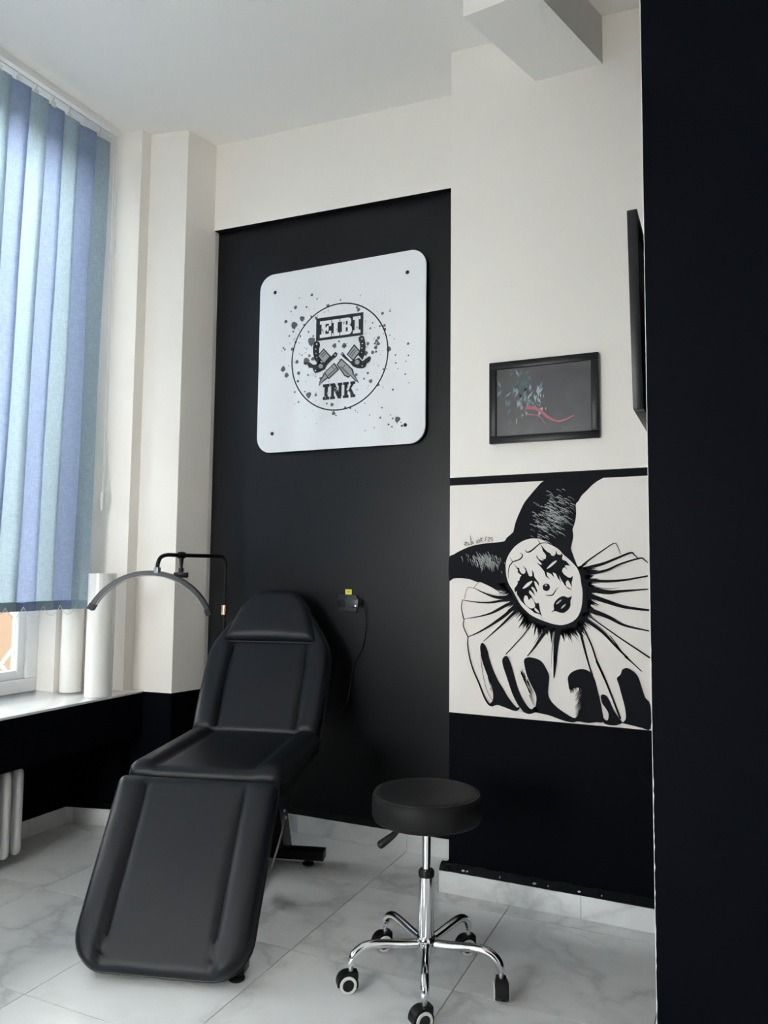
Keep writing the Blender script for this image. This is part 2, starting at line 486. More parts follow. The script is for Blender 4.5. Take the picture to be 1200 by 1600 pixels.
# ------------------------------------------------------------------ window, grille, street
def window():
    w = struct(empty('window_1'))
    X0, X1 = -3.40, -3.335
    z0, z1, y0, y1 = SILL, 3.60, 0.35, 2.94
    t = 0.07
    def bar(name, lo, hi, par=w):
        return box(name, lo, hi, M_PVC, par, bevel=0.006)
    bar('frame_rail', (X0, y0, z0), (X1, y1, z0 + t)); bar('frame_rail', (X0, y0, z1 - t), (X1, y1, z1))
    bar('frame_stile', (X0, y0, z0 + t), (X1, y0 + t, z1 - t)); bar('frame_stile', (X0, y1 - t, z0 + t), (X1, y1, z1 - t))
    ys = [y0 + t, 1.18, 2.02, y1 - t]
    for ym in ys[1:-1]:
        bar('mullion', (X0, ym - 0.04, z0 + t), (X1, ym + 0.04, z1 - t))
    for a, b in zip(ys, ys[1:]):
        a2 = a + (0.04 if a != ys[0] else 0); b2 = b - (0.04 if b != ys[-1] else 0)
        for c, d in ((z0 + t, z1 - t),):
            s = 0.045
            sash = bar('sash', (X0 + 0.008, a2, c), (X1 - 0.012, a2 + s, d))
            bar('sash_stile', (X0 + 0.008, b2 - s, c), (X1 - 0.012, b2, d), sash)
            bar('sash_rail', (X0 + 0.008, a2 + s, c), (X1 - 0.012, b2 - s, c + s), sash)
            bar('sash_rail', (X0 + 0.008, a2 + s, d - s), (X1 - 0.012, b2 - s, d), sash)
            box('pane', (X0 + 0.024, a2 + s, c + s), (X0 + 0.030, b2 - s, d - s), M_GLASS, w)
    return w
window()

def added_left_window():  # invented window out of view, added to let more daylight in
    w = struct(empty('added_window_2'))
    X0, X1, y0, y1, z0, z1 = -3.42, -3.35, -2.3, 0.0, 0.55, W2TOP
    box('frame_rail', (X0, y0, z0), (X1, y1, z0 + 0.07), M_PVC, w, bevel=0.005); box('frame_rail', (X0, y0, z1 - 0.07), (X1, y1, z1), M_PVC, w, bevel=0.005)
    for y in (y0, (y0 + y1) / 2 - 0.04, y1 - 0.08):
        box('frame_stile', (X0, y, z0 + 0.07), (X1, y + 0.08, z1 - 0.07), M_PVC, w, bevel=0.005)
    for y in (y0 + 0.08, (y0 + y1) / 2 + 0.04):
        box('pane', (X0 + 0.03, y, z0 + 0.07), (X0 + 0.036, y + 1.03, z1 - 0.07), M_GLASS, w)
added_left_window()

def added_rear_window():  # invented window behind the camera, added as frontal daylight fill
    w = struct(empty('added_window_3'))
    box('frame_rail', (-2.8, -2.80, 0.9), (-1.2, -2.74, 0.97), M_PVC, w, bevel=0.005); box('frame_rail', (-2.8, -2.80, 2.33), (-1.2, -2.74, 2.4), M_PVC, w, bevel=0.005)
    for x in (-2.8, -2.04, -1.27):
        box('frame_stile', (x, -2.80, 0.97), (x + 0.07, -2.74, 2.33), M_PVC, w, bevel=0.005)
    for x in (-2.73, -1.97):
        box('pane', (x, -2.775, 0.97), (x + 0.70, -2.769, 2.33), M_GLASS, w)
added_rear_window()

def grille():
    g = empty('window_grille', (-3.50, 0, 0))
    tag(g, 'white diagonal bar grille outside the window below the blind', 'grille')
    sp, h0, h1, y0, y1 = 0.30, 0.66, 3.5, 0.5, 2.93
    k = -14
    for s in (1, -1):
        for k in range(-14, 24):
            c = k * sp
            seg = []
            # line z = h0 + s*(y-c)*1.1, clipped to the opening
            ys = []
            for z in (h0, h1):
                ys.append(c + (z - h0) / (1.1 * s))
            a, b = min(ys), max(ys)
            a2, b2 = max(a, y0), min(b, y1)
            if b2 - a2 < 0.05:
                continue
            fz = lambda y: h0 + s * (y - c) * 1.1
            tube('bar', [(0.008 * s, a2, fz(a2)), (0.008 * s, b2, fz(b2))], 0.008, M_PVC, g, n=6)
    for y in (y0, y1):
        tube('grille_upright', [(0, y, h0), (0, y, h1)], 0.012, M_PVC, g, n=6)
    for z in (h0, h1):
        tube('grille_rail', [(0, y0, z), (0, y1, z)], 0.012, M_PVC, g, n=6)
grille()
fac = empty('building_facade', (-8.2, 5, -0.2))
tag(fac, 'low sunlit tan plastered building across the street seen through window', 'building')
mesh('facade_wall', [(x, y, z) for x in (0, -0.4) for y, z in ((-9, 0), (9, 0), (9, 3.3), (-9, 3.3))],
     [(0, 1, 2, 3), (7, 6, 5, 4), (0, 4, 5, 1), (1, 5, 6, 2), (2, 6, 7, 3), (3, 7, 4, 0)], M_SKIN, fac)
for y in (-6.5, -3.5, 4.2, 6.6):
    fr = box('facade_window', (0.0, y, 1.3), (0.06, y + 1.1, 2.5), M_PVC, fac)
    box('facade_pane', (0.06, y + 0.08, 1.38), (0.065, y + 1.02, 2.42), M_LAMPMETAL, fr)
box('cornice', (0, -9, 3.1), (0.2, 9, 3.3), M_SKIN, fac)
struct(box('ground', (-8.2, -14, -0.4), (6, 14, -0.2), M_GROUND))

# ---- outlines of the wall paint and the sign print, millimetres on the wall plane
MURAL_BLACK = {'horn_right': [(411,971),(380,943),(353,913),(329,883),(309,844),(293,806),(284,771),(281,747),(301,708),(379,670),(493,651),(548,614),(541,629),(530,659),(520,687),(519,696),(525,721),(529,745),(526,768),(532,786),(539,813),(541,843),(540,871),(551,884),(564,906),(584,925),(606,947),(628,963),(647,977),(570,984),(476,982)],'horn_left': [(-1,652),(20,668),(49,684),(91,701),(133,711),(182,717),(230,721),(246,726),(254,738),(270,751),(285,760),(333,747),(333,670),(293,554),(293,504),(262,511),(238,516),(214,520),(182,535),(149,550),(124,552),(91,563),(50,567),(20,565),(-1,559)],'face': [(250,619),(253,644),(266,672),(288,700),(317,721),(348,732),(373,734),(397,730),(422,719),(446,704),(470,689),(488,669),(509,651),(527,633),(544,612),(554,585),(558,556),(563,523),(562,487),(559,461),(552,437),(540,416),(522,400),(498,389),(477,385),(450,387),(420,395),(390,405),(359,419),(340,433),(316,457),(297,487),(281,517),(265,542),(256,566),(251,591)],'eye_right': [(394,713),(403,702),(413,690),(422,681),(437,672),(440,665),(449,662),(457,669),(460,685),(464,670),(476,666),(484,673),(486,663),(483,651),(488,646),(500,642),(512,627),(519,623),(500,625),(494,623),(506,605),(494,617),(486,612),(483,600),(491,588),(497,584),(501,581),(508,576),(517,575),(526,583),(525,570),(521,555),(522,533),(515,552),(508,563),(504,565),(497,555),(500,540),(525,526),(507,531),(493,545),(487,555),(478,569),(472,584),(473,569),(482,553),(466,572),(458,590),(446,596),(452,574),(439,589),(430,593),(421,597),(422,584),(434,566),(417,580),(411,599),(404,608),(397,617),(385,629),(382,635),(397,626),(402,629),(391,641),(380,656),(379,667),(388,651),(400,644),(410,645),(396,656),(409,649),(417,651),(419,663),(414,672),(406,681),(402,696)],'eye_left': [(280,637),(289,625),(297,615),(307,612),(309,601),(317,590),(325,588),(332,592),(334,604),(323,621),(336,610),(343,592),(348,580),(357,578),(362,583),(360,606),(368,592),(370,577),(379,565),(388,553),(389,538),(378,555),(369,560),(372,544),(382,522),(380,512),(369,531),(360,537),(357,531),(366,519),(373,499),(356,518),(349,522),(348,510),(357,501),(363,489),(372,474),(378,468),(387,472),(390,459),(393,441),(400,418),(390,426),(371,429),(359,439),(347,448),(330,462),(316,475),(303,496),(298,502),(296,518),(289,511),(286,527),(297,542),(302,552),(298,555),(307,561),(310,573),(317,583),(310,586),(300,596),(302,604),(293,616)],'mouth': [(438,434),(449,446),(448,464),(457,482),(475,497),(490,501),(505,496),(519,501),(521,508),(520,495),(516,483),(516,465),(509,450),(495,437),(483,433),(468,436),(453,440)],'nose': [(434,536),(433,530),(430,525),(425,521),(419,520),(413,521),(408,524),(405,529),(404,535),(405,541),(409,546),(414,549),(419,550),(425,549),(430,546),(433,541)],'fold_a': [(147,298),(161,289),(173,263),(181,229),(197,187),(217,147),(237,118),(257,85),(280,57),(296,43),(303,47),(307,40),(292,29),(268,33),(237,42),(213,47),(191,40),(177,43),(191,61),(195,80),(191,114),(173,159),(153,208),(143,246),(139,281)],'fold_b': [(249,250),(261,241),(273,211),(284,174),(300,122),(319,82),(342,50),(357,42),(369,53),(384,39),(361,26),(342,22),(323,28),(311,42),(300,54),(276,98),(253,164),(237,209),(235,236)],'fold_c': [(328,213),(326,238),(341,249),(366,248),(396,237),(416,209),(428,180),(426,146),(423,116),(430,88),(455,61),(489,39),(522,23),(537,27),(549,45),(554,74),(556,117),(552,140),(523,138),(509,132),(504,156),(503,180),(519,201),(548,214),(572,214),(595,201),(609,173),(618,136),(627,98),(634,61),(638,17),(612,13),(579,7),(541,10),(522,4),(493,6),(464,13),(425,24),(380,30),(365,34),(373,59),(376,88),(371,108),(356,136),(338,174)],'fold_d': [(630,117),(646,121),(662,101),(678,65),(703,30),(709,19),(682,7),(649,8),(636,19),(634,42),(640,31),(652,23),(658,35),(657,54),(646,72),(634,89)],'fold_e': [(723,41),(719,82),(706,133),(698,165),(691,188),(705,203),(712,222),(730,230),(753,218),(771,198),(784,157),(796,121),(814,95),(813,7),(781,7),(746,13),(709,19),(716,26)]}
MURAL_WHITE = [[(421,610),(434,626),(449,639),(463,644),(455,633),(440,620),(427,612)],[(321,527),(332,543),(347,555),(362,560),(356,549),(341,535)],[(330,498),(326,479),(337,459),(356,448),(372,455),(369,474),(357,491),(347,482),(340,498)],[(371,452),(384,441),(391,429),(377,436),(371,443)],[(458,470),(469,481),(481,487),(475,478),(463,468)],[(478,451),(484,462),(497,470),(494,462),(484,453)],[(412,544),(418,547),(422,543),(417,539)]]
MURAL_STROKES = [([(562,624),(595,650),(643,684),(686,712),(700,702),(712,669)],6.9,1.5),([(584,615),(642,631),(693,652),(749,675),(763,667),(777,654)],13.0,3.1),([(584,591),(656,606),(713,632),(784,654),(801,647),(813,636)],10.7,3.4),([(580,565),(656,563),(727,569),(812,586)],13.0,5.3),([(587,531),(662,520),(712,525),(813,535)],22.9,4.2),([(587,506),(662,482),(725,464),(815,454)],20.6,7.6),([(586,450),(661,423),(724,393),(814,375)],19.1,4.6),([(582,428),(668,369),(723,332),(815,273)],4.6,6.1),([(575,409),(639,364),(695,305),(740,261),(787,218)],15.3,1.5),([(668,351),(688,323),(709,292),(733,268)],2.3,7.6),([(723,274),(750,251),(781,221)],7.6,1.9),([(560,390),(596,311),(616,250),(644,184)],6.1,6.9),([(615,250),(647,180),(674,111),(703,34)],9.0,7.0),([(549,379),(570,292),(587,227),(601,181)],11.5,2.3),([(573,286),(591,219),(601,194)],4.0,2.5),([(467,368),(456,304),(451,219),(447,174)],26.7,3.8),([(452,265),(448,216),(446,172)],8.0,2.0),([(137,554),(120,538),(110,524)],1.9,1.9),([(137,554),(182,535),(230,509)],1.9,3.1),([(112,526),(165,503),(214,489),(266,492)],1.5,16.8),([(112,524),(87,528),(75,505),(70,479)],1.9,1.9),([(60,475),(125,467),(182,467),(234,476),(281,483)],1.9,13.0),([(62,477),(56,442),(67,393)],2.3,4.6),([(69,395),(141,409),(198,428),(254,459),(293,475)],1.5,16.8),([(69,394),(65,363),(86,320)],3.1,4.6),([(88,321),(133,342),(190,376),(246,416),(301,468)],2.3,16.8),([(153,304),(198,345),(246,389),(293,437),(309,453)],2.3,15.3),([(249,256),(285,295),(324,339),(361,394)],4.2,3.8),([(339,253),(370,292),(401,339),(424,370)],3.1,19.1),([(86,321),(84,286),(92,239),(108,186),(133,133),(157,77),(177,48),(193,44)],3.8,9.9),([(143,277),(143,227),(153,158),(169,101),(191,65)],1.9,1.9),([(334,689),(337,679),(348,678)],1.5,6.1),([(348,678),(363,687),(379,701),(394,713)],7.3,4.3),([(394,713),(416,716),(440,708),(459,697)],4.3,0.9),([(385,730),(394,713)],0.9,3.7),([(311,674),(321,668),(319,657)],1.5,6.1),([(319,657),(307,647),(280,638)],6.1,4.3),([(280,638),(267,622)],4.3,4.9),([(267,622),(261,597),(262,568)],4.9,0.9),([(267,657),(280,637)],0.9,3.1),([(415,504),(427,502),(445,504)],1.2,5.5),([(445,504),(454,518),(459,527),(470,536)],5.5,0.9)]
SIGNATURE = [[(68,717),(75,721),(83,718),(75,713),(69,710),(79,707),(87,713)],[(88,717),(89,709),(96,713)],[(89,721),(89,720)],[(94,749),(98,729),(99,710)],[(98,717),(104,722),(107,717),(99,710)],[(110,718),(110,713)],[(110,722),(110,721)],[(123,726),(124,715)],[(130,715),(129,728),(136,729),(138,717)],[(141,741),(142,722)],[(149,739),(142,730),(150,723)],[(165,744),(160,724)],[(172,737),(178,741),(182,736),(173,725),(183,725)],[(194,740),(187,739),(186,733),(193,732),(193,725),(186,725)]]
HATCH = [([(433,808),(444,805),(453,796)],1.5),([(457,806),(473,799),(486,787)],3.0),([(450,858),(463,853),(472,844)],1.8),([(441,807),(451,805),(457,798)],3.2),([(486,889),(501,883),(513,872)],1.6),([(400,780),(414,774),(426,764)],3.1),([(451,839),(464,834),(474,824)],2.7),([(419,835),(431,831),(440,822)],1.4),([(507,846),(519,841),(528,832)],1.9),([(479,851),(495,844),(507,833)],3.1),([(405,841),(418,836),(429,826)],2.1),([(438,796),(453,790),(466,779)],1.3),([(476,799),(486,796),(493,788)],2.4),([(402,833),(419,826),(433,814)],1.6),([(413,820),(427,815),(437,805)],1.8),([(388,782),(398,779),(406,771)],2.4),([(458,833),(466,832),(471,826)],1.7),([(465,883),(475,880),(481,873)],1.9),([(443,780),(451,778),(455,772)],2.7),([(519,875),(534,869),(545,859)],3.3),([(458,820),(474,813),(488,801)],2.9),([(353,794),(367,789),(377,779)],3.0),([(424,804),(435,800),(444,791)],1.5),([(354,772),(365,769),(372,761)],1.2),([(451,818),(466,812),(478,801)],2.0),([(423,814),(440,807),(454,795)],2.1),([(440,811),(448,809),(453,803)],1.6),([(442,850),(450,848),(454,842)],2.3),([(390,680),(399,679),(404,672)],2.4),([(453,873),(470,865),(484,853)],2.3),([(429,782),(436,781),(441,775)],2.1),([(404,743),(419,736),(432,726)],2.3),([(462,814),(471,811),(478,804)],1.7),([(419,741),(427,738),(433,732)],1.3),([(478,845),(495,837),(508,825)],2.1),([(485,855),(500,849),(511,838)],2.8),([(427,830),(436,828),(442,821)],3.1),([(517,867),(527,863),(534,855)],2.6),([(469,884),(484,877),(496,866)],2.4),([(432,888),(442,885),(449,877)],3.2),([(447,833),(464,825),(477,814)],3.3),([(433,844),(449,837),(462,825)],1.5),([(492,825),(500,823),(504,817)],1.6),([(423,879),(438,873),(449,862)],3.2),([(433,828),(449,821),(463,809)],1.2),([(451,842),(466,836),(478,825)],2.9),([(476,859),(492,853),(504,841)],1.6),([(432,868),(449,861),(462,850)],2.9),([(401,828),(409,826),(413,820)],1.3),([(414,867),(430,860),(442,849)],2.5),([(444,795),(458,789),(470,778)],2.4),([(492,808),(507,802),(519,791)],1.4),([(409,850),(424,844),(436,833)],1.9),([(420,783),(437,775),(450,764)],1.4),([(453,783),(469,777),(482,766)],2.3),([(366,813),(381,807),(393,797)],1.3),([(462,842),(472,839),(479,831)],3.0),([(379,806),(388,804),(393,797)],3.1),([(438,805),(450,801),(460,792)],1.9),([(378,873),(393,867),(404,857)],1.2),([(406,784),(418,780),(427,771)],2.8),([(427,829),(437,826),(444,819)],3.1),([(379,785),(397,778),(411,766)],2.6),([(439,885),(449,881),(457,873)],3.2),([(365,828),(375,825),(382,817)],3.1),([(468,881),(480,877),(488,869)],1.5),([(454,868),(468,862),(479,852)],1.5),([(446,815),(461,808),(473,798)],1.6),([(470,845),(483,840),(493,831)],2.0),([(433,844),(445,840),(453,832)],3.3),([(439,767),(450,764),(457,756)],1.9),([(439,829),(456,821),(469,810)],3.0),([(477,898),(494,891),(507,879)],1.5),([(414,863),(427,858),(437,849)],3.3),([(486,934),(494,932),(500,925)],2.6),([(435,898),(449,893),(459,883)],3.0),([(383,744),(394,740),(402,732)],2.5),([(493,855),(503,852),(510,844)],1.7),([(394,786),(411,778),(425,766)],3.2),([(400,813),(415,807),(428,796)],1.8),([(435,824),(444,822),(450,815)],2.4),([(443,886),(454,883),(462,875)],3.3),([(435,847),(443,845),(448,839)],3.3),([(509,816),(522,811),(532,802)],1.9),([(455,804),(464,801),(470,794)],3.2),([(500,859),(508,857),(514,850)],1.7),([(383,736),(392,734),(398,727)],2.9),([(434,884),(451,877),(464,865)],1.8),([(425,835),(433,833),(438,827)],1.3),([(429,808),(437,807),(441,801)],3.4),([(389,749),(403,744),(415,733)],2.8),([(421,930),(437,923),(450,911)],2.8),([(399,867),(414,861),(425,851)],2.4),([(416,837),(432,830),(445,819)],2.3),([(448,816),(464,809),(476,798)],1.8),([(383,802),(399,795),(412,784)],1.9),([(407,804),(415,803),(419,797)],3.1),([(515,791),(524,789),(529,783)],1.5),([(497,880),(506,878),(513,870)],2.4),([(388,831),(397,829),(403,822)],3.0),([(483,819),(499,812),(512,800)],3.3),([(370,788),(386,781),(398,770)],2.5),([(455,785),(471,779),(484,767)],1.9),([(422,912),(435,907),(445,898)],1.3),([(426,859),(442,853),(455,842)],2.7),([(383,753),(397,748),(407,738)],1.9),([(494,897),(510,890),(523,879)],3.1),([(430,892),(443,886),(453,877)],2.4),([(472,821),(480,819),(485,813)],2.8),([(397,840),(410,835),(421,826)],1.7),([(433,814),(448,808),(460,797)],3.2),([(435,853),(452,845),(466,834)],3.0),([(433,831),(449,825),(461,814)],2.6),([(433,837),(448,831),(459,821)],1.3),([(421,830),(432,826),(439,818)],3.2),([(467,904),(477,901),(484,893)],2.1),([(435,837),(446,833),(454,825)],3.3),([(471,910),(481,907),(488,899)],2.7),([(473,888),(484,884),(493,875)],1.6),([(495,803),(511,796),(524,785)],1.8),([(453,872),(467,867),(477,857)],3.1),([(403,780),(412,777),(419,770)],2.3),([(462,814),(472,811),(479,804)],3.2),([(459,764),(467,762),(472,756)],3.4),([(442,809),(451,807),(458,799)],3.3),([(433,915),(445,910),(454,901)],1.5),([(400,798),(418,791),(432,779)],1.6),([(415,745),(424,743),(429,737)],3.3),([(406,781),(420,776),(431,766)],3.2),([(482,774),(491,772),(496,765)],2.8),([(489,800),(498,797),(504,790)],1.7),([(464,812),(474,809),(482,801)],3.4),([(418,863),(436,856),(450,844)],1.6),([(414,725),(431,718),(444,706)],2.7),([(445,830),(461,823),(475,812)],2.7),([(437,905),(445,903),(451,896)],1.6),([(448,786),(460,781),(470,772)],2.4),([(382,788),(398,781),(410,770)],2.9),([(456,816),(466,814),(472,806)],1.7),([(423,847),(436,842),(446,832)],2.0),([(383,791),(400,784),(414,772)],1.6),([(354,745),(364,742),(370,735)],1.3),([(431,751),(445,746),(457,735)],3.3),([(431,830),(441,827),(448,819)],2.8),([(421,818),(432,814),(439,806)],2.2),([(408,797),(416,795),(422,788)],1.3),([(473,891),(484,887),(493,879)],1.5),([(404,783),(420,776),(434,765)],2.3),([(482,824),(491,822),(497,815)],2.6),([(413,874),(428,868),(439,857)],1.3),([(379,812),(387,810),(393,804)],1.3),([(438,794),(449,790),(458,782)],1.9),([(434,851),(444,847),(452,839)],2.7),([(367,883),(384,876),(397,864)],1.8),([(401,790),(414,785),(424,776)],2.0),([(459,846),(471,841),(480,833)],1.5),([(478,860),(495,853),(508,841)],1.5),([(452,884),(459,882),(464,876)],3.0),([(447,841),(463,834),(477,822)],2.9),([(420,868),(430,865),(437,858)],1.3),([(373,832),(383,829),(389,822)],2.2),([(401,772),(418,764),(432,753)],3.2),([(420,786),(427,784),(432,779)],2.4),([(501,879),(509,878),(514,871)],2.2),([(455,802),(471,795),(484,784)],1.8),([(509,903),(524,897),(536,886)],1.6),([(511,860),(528,853),(541,841)],1.2),([(463,821),(476,816),(485,807)],2.1),([(462,786),(476,781),(486,771)],2.6),([(397,845),(412,839),(423,829)],1.3),([(423,822),(431,820),(437,814)],2.9),([(415,797),(425,794),(432,787)],2.5),([(461,776),(469,775),(473,768)],3.3),([(446,761),(458,757),(468,747)],2.1),([(412,796),(427,790),(439,780)],2.4),([(416,843),(430,838),(440,828)],1.6),([(389,835),(402,831),(412,822)],2.5),([(419,849),(436,841),(449,830)],2.7),([(463,935),(475,930),(484,922)],1.9),([(418,796),(429,793),(436,785)],1.9),([(433,778),(443,775),(450,768)],2.0),([(431,866),(447,860),(460,848)],3.0),([(388,765),(397,762),(403,756)],1.4),([(451,824),(458,822),(463,817)],3.1),([(483,815),(495,810),(505,801)],1.7),([(402,718),(413,714),(421,706)],1.7),([(383,817),(394,814),(401,806)],1.4),([(452,843),(460,841),(465,835)],1.2),([(470,822),(484,817),(495,806)],2.4),([(470,826),(481,822),(488,814)],2.7),([(465,822),(480,816),(491,805)],2.5),([(362,844),(374,840),(382,831)],2.8),([(425,820),(436,816),(444,808)],1.7),([(465,813),(473,811),(479,805)],2.2),([(455,902),(471,896),(484,884)],1.9),([(434,914),(446,910),(454,902)],3.2),([(470,759),(486,752),(499,741)],3.4),([(483,879),(494,875),(503,866)],2.8),([(480,859),(493,853),(503,844)],3.2),([(423,791),(431,789),(435,783)],3.1),([(424,882),(434,879),(441,872)],1.6),([(371,835),(382,831),(390,823)],2.1),([(374,802),(383,800),(388,793)],3.1),([(482,812),(497,806),(508,795)],2.2),([(452,861),(461,859),(466,852)],2.0),([(409,764),(422,760),(432,750)],2.7),([(492,826),(507,820),(519,809)],3.3),([(496,844),(507,841),(514,833)],2.3),([(462,904),(478,897),(491,885)],2.8),([(435,861),(448,856),(459,846)],1.6),([(146,649),(149,646),(149,637)],3.3),([(181,646),(184,643),(184,635)],3.0),([(161,656),(166,645),(168,629)],3.0),([(134,649),(137,645),(137,637)],1.3),([(104,644),(109,635),(111,621)],1.7),([(162,650),(167,641),(168,627)],1.6),([(181,644),(186,633),(188,618)],1.7),([(200,636),(204,630),(204,619)],2.5),([(107,666),(113,654),(115,637)],1.9),([(147,649),(151,644),(151,633)],1.4),([(179,654),(184,644),(186,629)],3.1),([(141,638),(145,632),(145,622)],2.3),([(147,646),(153,634),(155,618)],2.6),([(206,660),(211,650),(212,636)],3.0),([(147,664),(152,653),(154,637)],3.2),([(175,634),(179,630),(179,620)],2.2),([(186,657),(192,646),(194,630)],2.0),([(133,653),(138,644),(140,630)],1.8),([(194,640),(199,631),(200,618)],3.1),([(139,618),(144,607),(146,591)],1.5),([(172,680),(178,668),(180,651)],2.7),([(123,639),(128,630),(130,615)],2.5),([(186,614),(191,605),(192,592)],1.4),([(154,639),(158,632),(159,619)],1.4),([(129,654),(134,642),(136,627)],2.9),([(183,618),(188,609),(189,596)],1.8),([(162,644),(166,637),(167,625)],2.5),([(179,631),(185,620),(187,603)],2.0),([(151,659),(157,646),(159,629)],3.3),([(190,618),(194,612),(195,601)],1.3),([(173,620),(177,612),(178,600)],2.4),([(174,635),(178,628),(179,617)],2.3),([(176,655),(180,649),(180,638)],3.2),([(136,673),(141,662),(143,646)],2.3),([(157,639),(162,630),(163,616)],2.8),([(224,655),(228,647),(229,634)],2.3),([(174,643),(178,636),(179,625)],2.4),([(120,658),(123,654),(123,644)],2.3),([(175,627),(179,622),(179,612)],1.9),([(134,655),(138,650),(138,641)],2.2),([(144,655),(148,649),(149,639)],2.2),([(155,650),(160,641),(161,626)],1.3),([(176,651),(181,640),(183,625)],1.3),([(130,650),(135,640),(137,624)],2.9),([(166,642),(171,632),(173,617)],2.1),([(136,637),(140,630),(140,619)],2.5),([(144,641),(149,634),(150,621)],3.4),([(163,671),(169,659),(171,642)],2.2),([(118,627),(121,622),(122,614)],2.9),([(188,625),(193,617),(194,604)],2.9),([(207,633),(212,622),(214,606)],1.3),([(146,659),(151,649),(153,634)],3.4),([(195,640),(199,632),(201,619)],3.4),([(167,642),(171,637),(171,628)],2.1),([(180,666),(184,658),(185,645)],3.2),([(190,668),(194,659),(196,645)],1.8),([(152,672),(157,660),(160,643)],1.6),([(192,636),(195,631),(196,620)],2.1),([(204,631),(209,624),(209,612)],1.8),([(197,625),(200,621),(201,612)],3.1),([(147,612),(150,608),(150,599)],2.1),([(166,660),(171,653),(172,641)],3.1),([(194,616),(199,608),(200,595)],1.8),([(141,639),(146,629),(147,615)],2.2),([(106,657),(111,646),(113,629)],2.7),([(143,628),(148,618),(149,604)],3.2),([(124,640),(129,629),(131,614)],1.9),([(136,628),(140,622),(141,610)],3.1),([(144,639),(148,630),(150,616)],2.5),([(244,635),(248,628),(249,616)],2.2),([(134,663),(138,654),(140,640)],2.1),([(206,664),(211,654),(213,638)],2.8),([(178,653),(184,641),(186,624)],1.6),([(193,627),(197,622),(197,613)],1.8),([(143,651),(147,644),(148,632)],2.0),([(172,645),(177,637),(178,624)],2.2),([(176,630),(180,623),(181,612)],2.0),([(115,656),(120,649),(121,636)],2.2),([(127,656),(131,651),(131,642)],2.6),([(100,633),(103,629),(104,620)],2.4),([(142,630),(147,619),(149,603)],2.6),([(84,666),(87,661),(88,651)],3.4),([(112,639),(115,635),(116,626)],1.3),([(183,624),(187,618),(188,608)],2.9),([(187,627),(193,615),(195,599)],2.7),([(216,653),(222,642),(224,626)],1.3),([(128,649),(133,641),(134,629)],2.8),([(157,651),(160,647),(160,637)],1.4),([(155,668),(159,664),(159,655)],1.5),([(230,598),(233,595),(233,586)],2.5),([(174,650),(179,641),(180,626)],1.9),([(134,657),(137,652),(138,643)],3.2),([(55,659),(60,650),(61,636)],3.3),([(153,645),(156,642),(156,634)],3.4),([(125,674),(131,663),(133,647)],2.0),([(145,662),(149,658),(149,650)],2.4),([(199,650),(204,639),(206,624)],1.3),([(121,641),(126,633),(127,619)],3.1),([(112,650),(116,641),(118,629)],2.7),([(127,654),(131,648),(132,637)],3.1),([(124,629),(128,623),(129,612)],3.4),([(167,628),(171,621),(172,610)],3.1),([(156,654),(160,648),(160,638)],2.8),([(138,641),(142,636),(142,627)],2.8),([(125,667),(128,663),(128,655)],2.3),([(188,624),(191,618),(192,608)],1.7),([(138,653),(143,642),(145,627)],1.6),([(153,619),(157,613),(157,603)],1.9),([(167,664),(173,653),(174,638)],3.1),([(174,643),(178,636),(179,625)],2.2),([(142,617),(146,611),(147,599)],3.2),([(193,635),(198,626),(199,612)],2.9),([(82,649),(86,643),(86,632)],2.0),([(167,635),(171,627),(172,614)],2.8),([(173,626),(178,619),(179,607)],3.4),([(93,649),(97,644),(98,634)],3.2),([(179,642),(183,633),(185,619)],2.4),([(109,653),(113,646),(114,635)],2.7),([(120,640),(125,630),(126,615)],1.9),([(162,675),(168,663),(170,645)],1.3),([(140,640),(144,635),(144,626)],2.2),([(161,654),(166,644),(168,628)],3.1),([(218,639),(222,634),(222,624)],2.8),([(132,656),(137,645),(139,630)],1.9),([(198,663),(202,656),(203,645)],1.5),([(168,648),(171,643),(172,634)],3.1),([(161,632),(165,625),(166,614)],2.8),([(170,627),(174,623),(174,615)],1.8),([(157,666),(162,657),(163,644)],3.2),([(187,640),(191,631),(193,617)],2.0),([(183,647),(188,635),(190,618)],2.8),([(121,680),(125,672),(126,660)],1.9),([(103,645),(109,634),(111,619)],2.6),([(172,666),(177,655),(179,640)],1.5),([(180,656),(184,649),(185,638)],1.5),([(139,652),(143,645),(144,634)],2.4),([(166,630),(170,626),(170,617)],2.0),([(172,650),(175,645),(176,634)],1.5),([(113,662),(116,657),(117,648)],3.0),([(177,638),(181,634),(181,625)],2.9),([(209,624),(213,619),(213,609)],1.9),([(212,621),(216,615),(216,603)],3.2),([(143,664),(147,656),(148,644)],2.4),([(75,671),(79,666),(79,656)],1.6),([(213,639),(217,630),(219,616)],2.2),([(183,643),(188,633),(190,617)],1.8),([(126,656),(130,651),(130,642)],1.3),([(211,626),(215,621),(215,611)],2.3),([(105,660),(109,655),(109,646)],2.1),([(160,665),(165,658),(166,645)],2.6)]
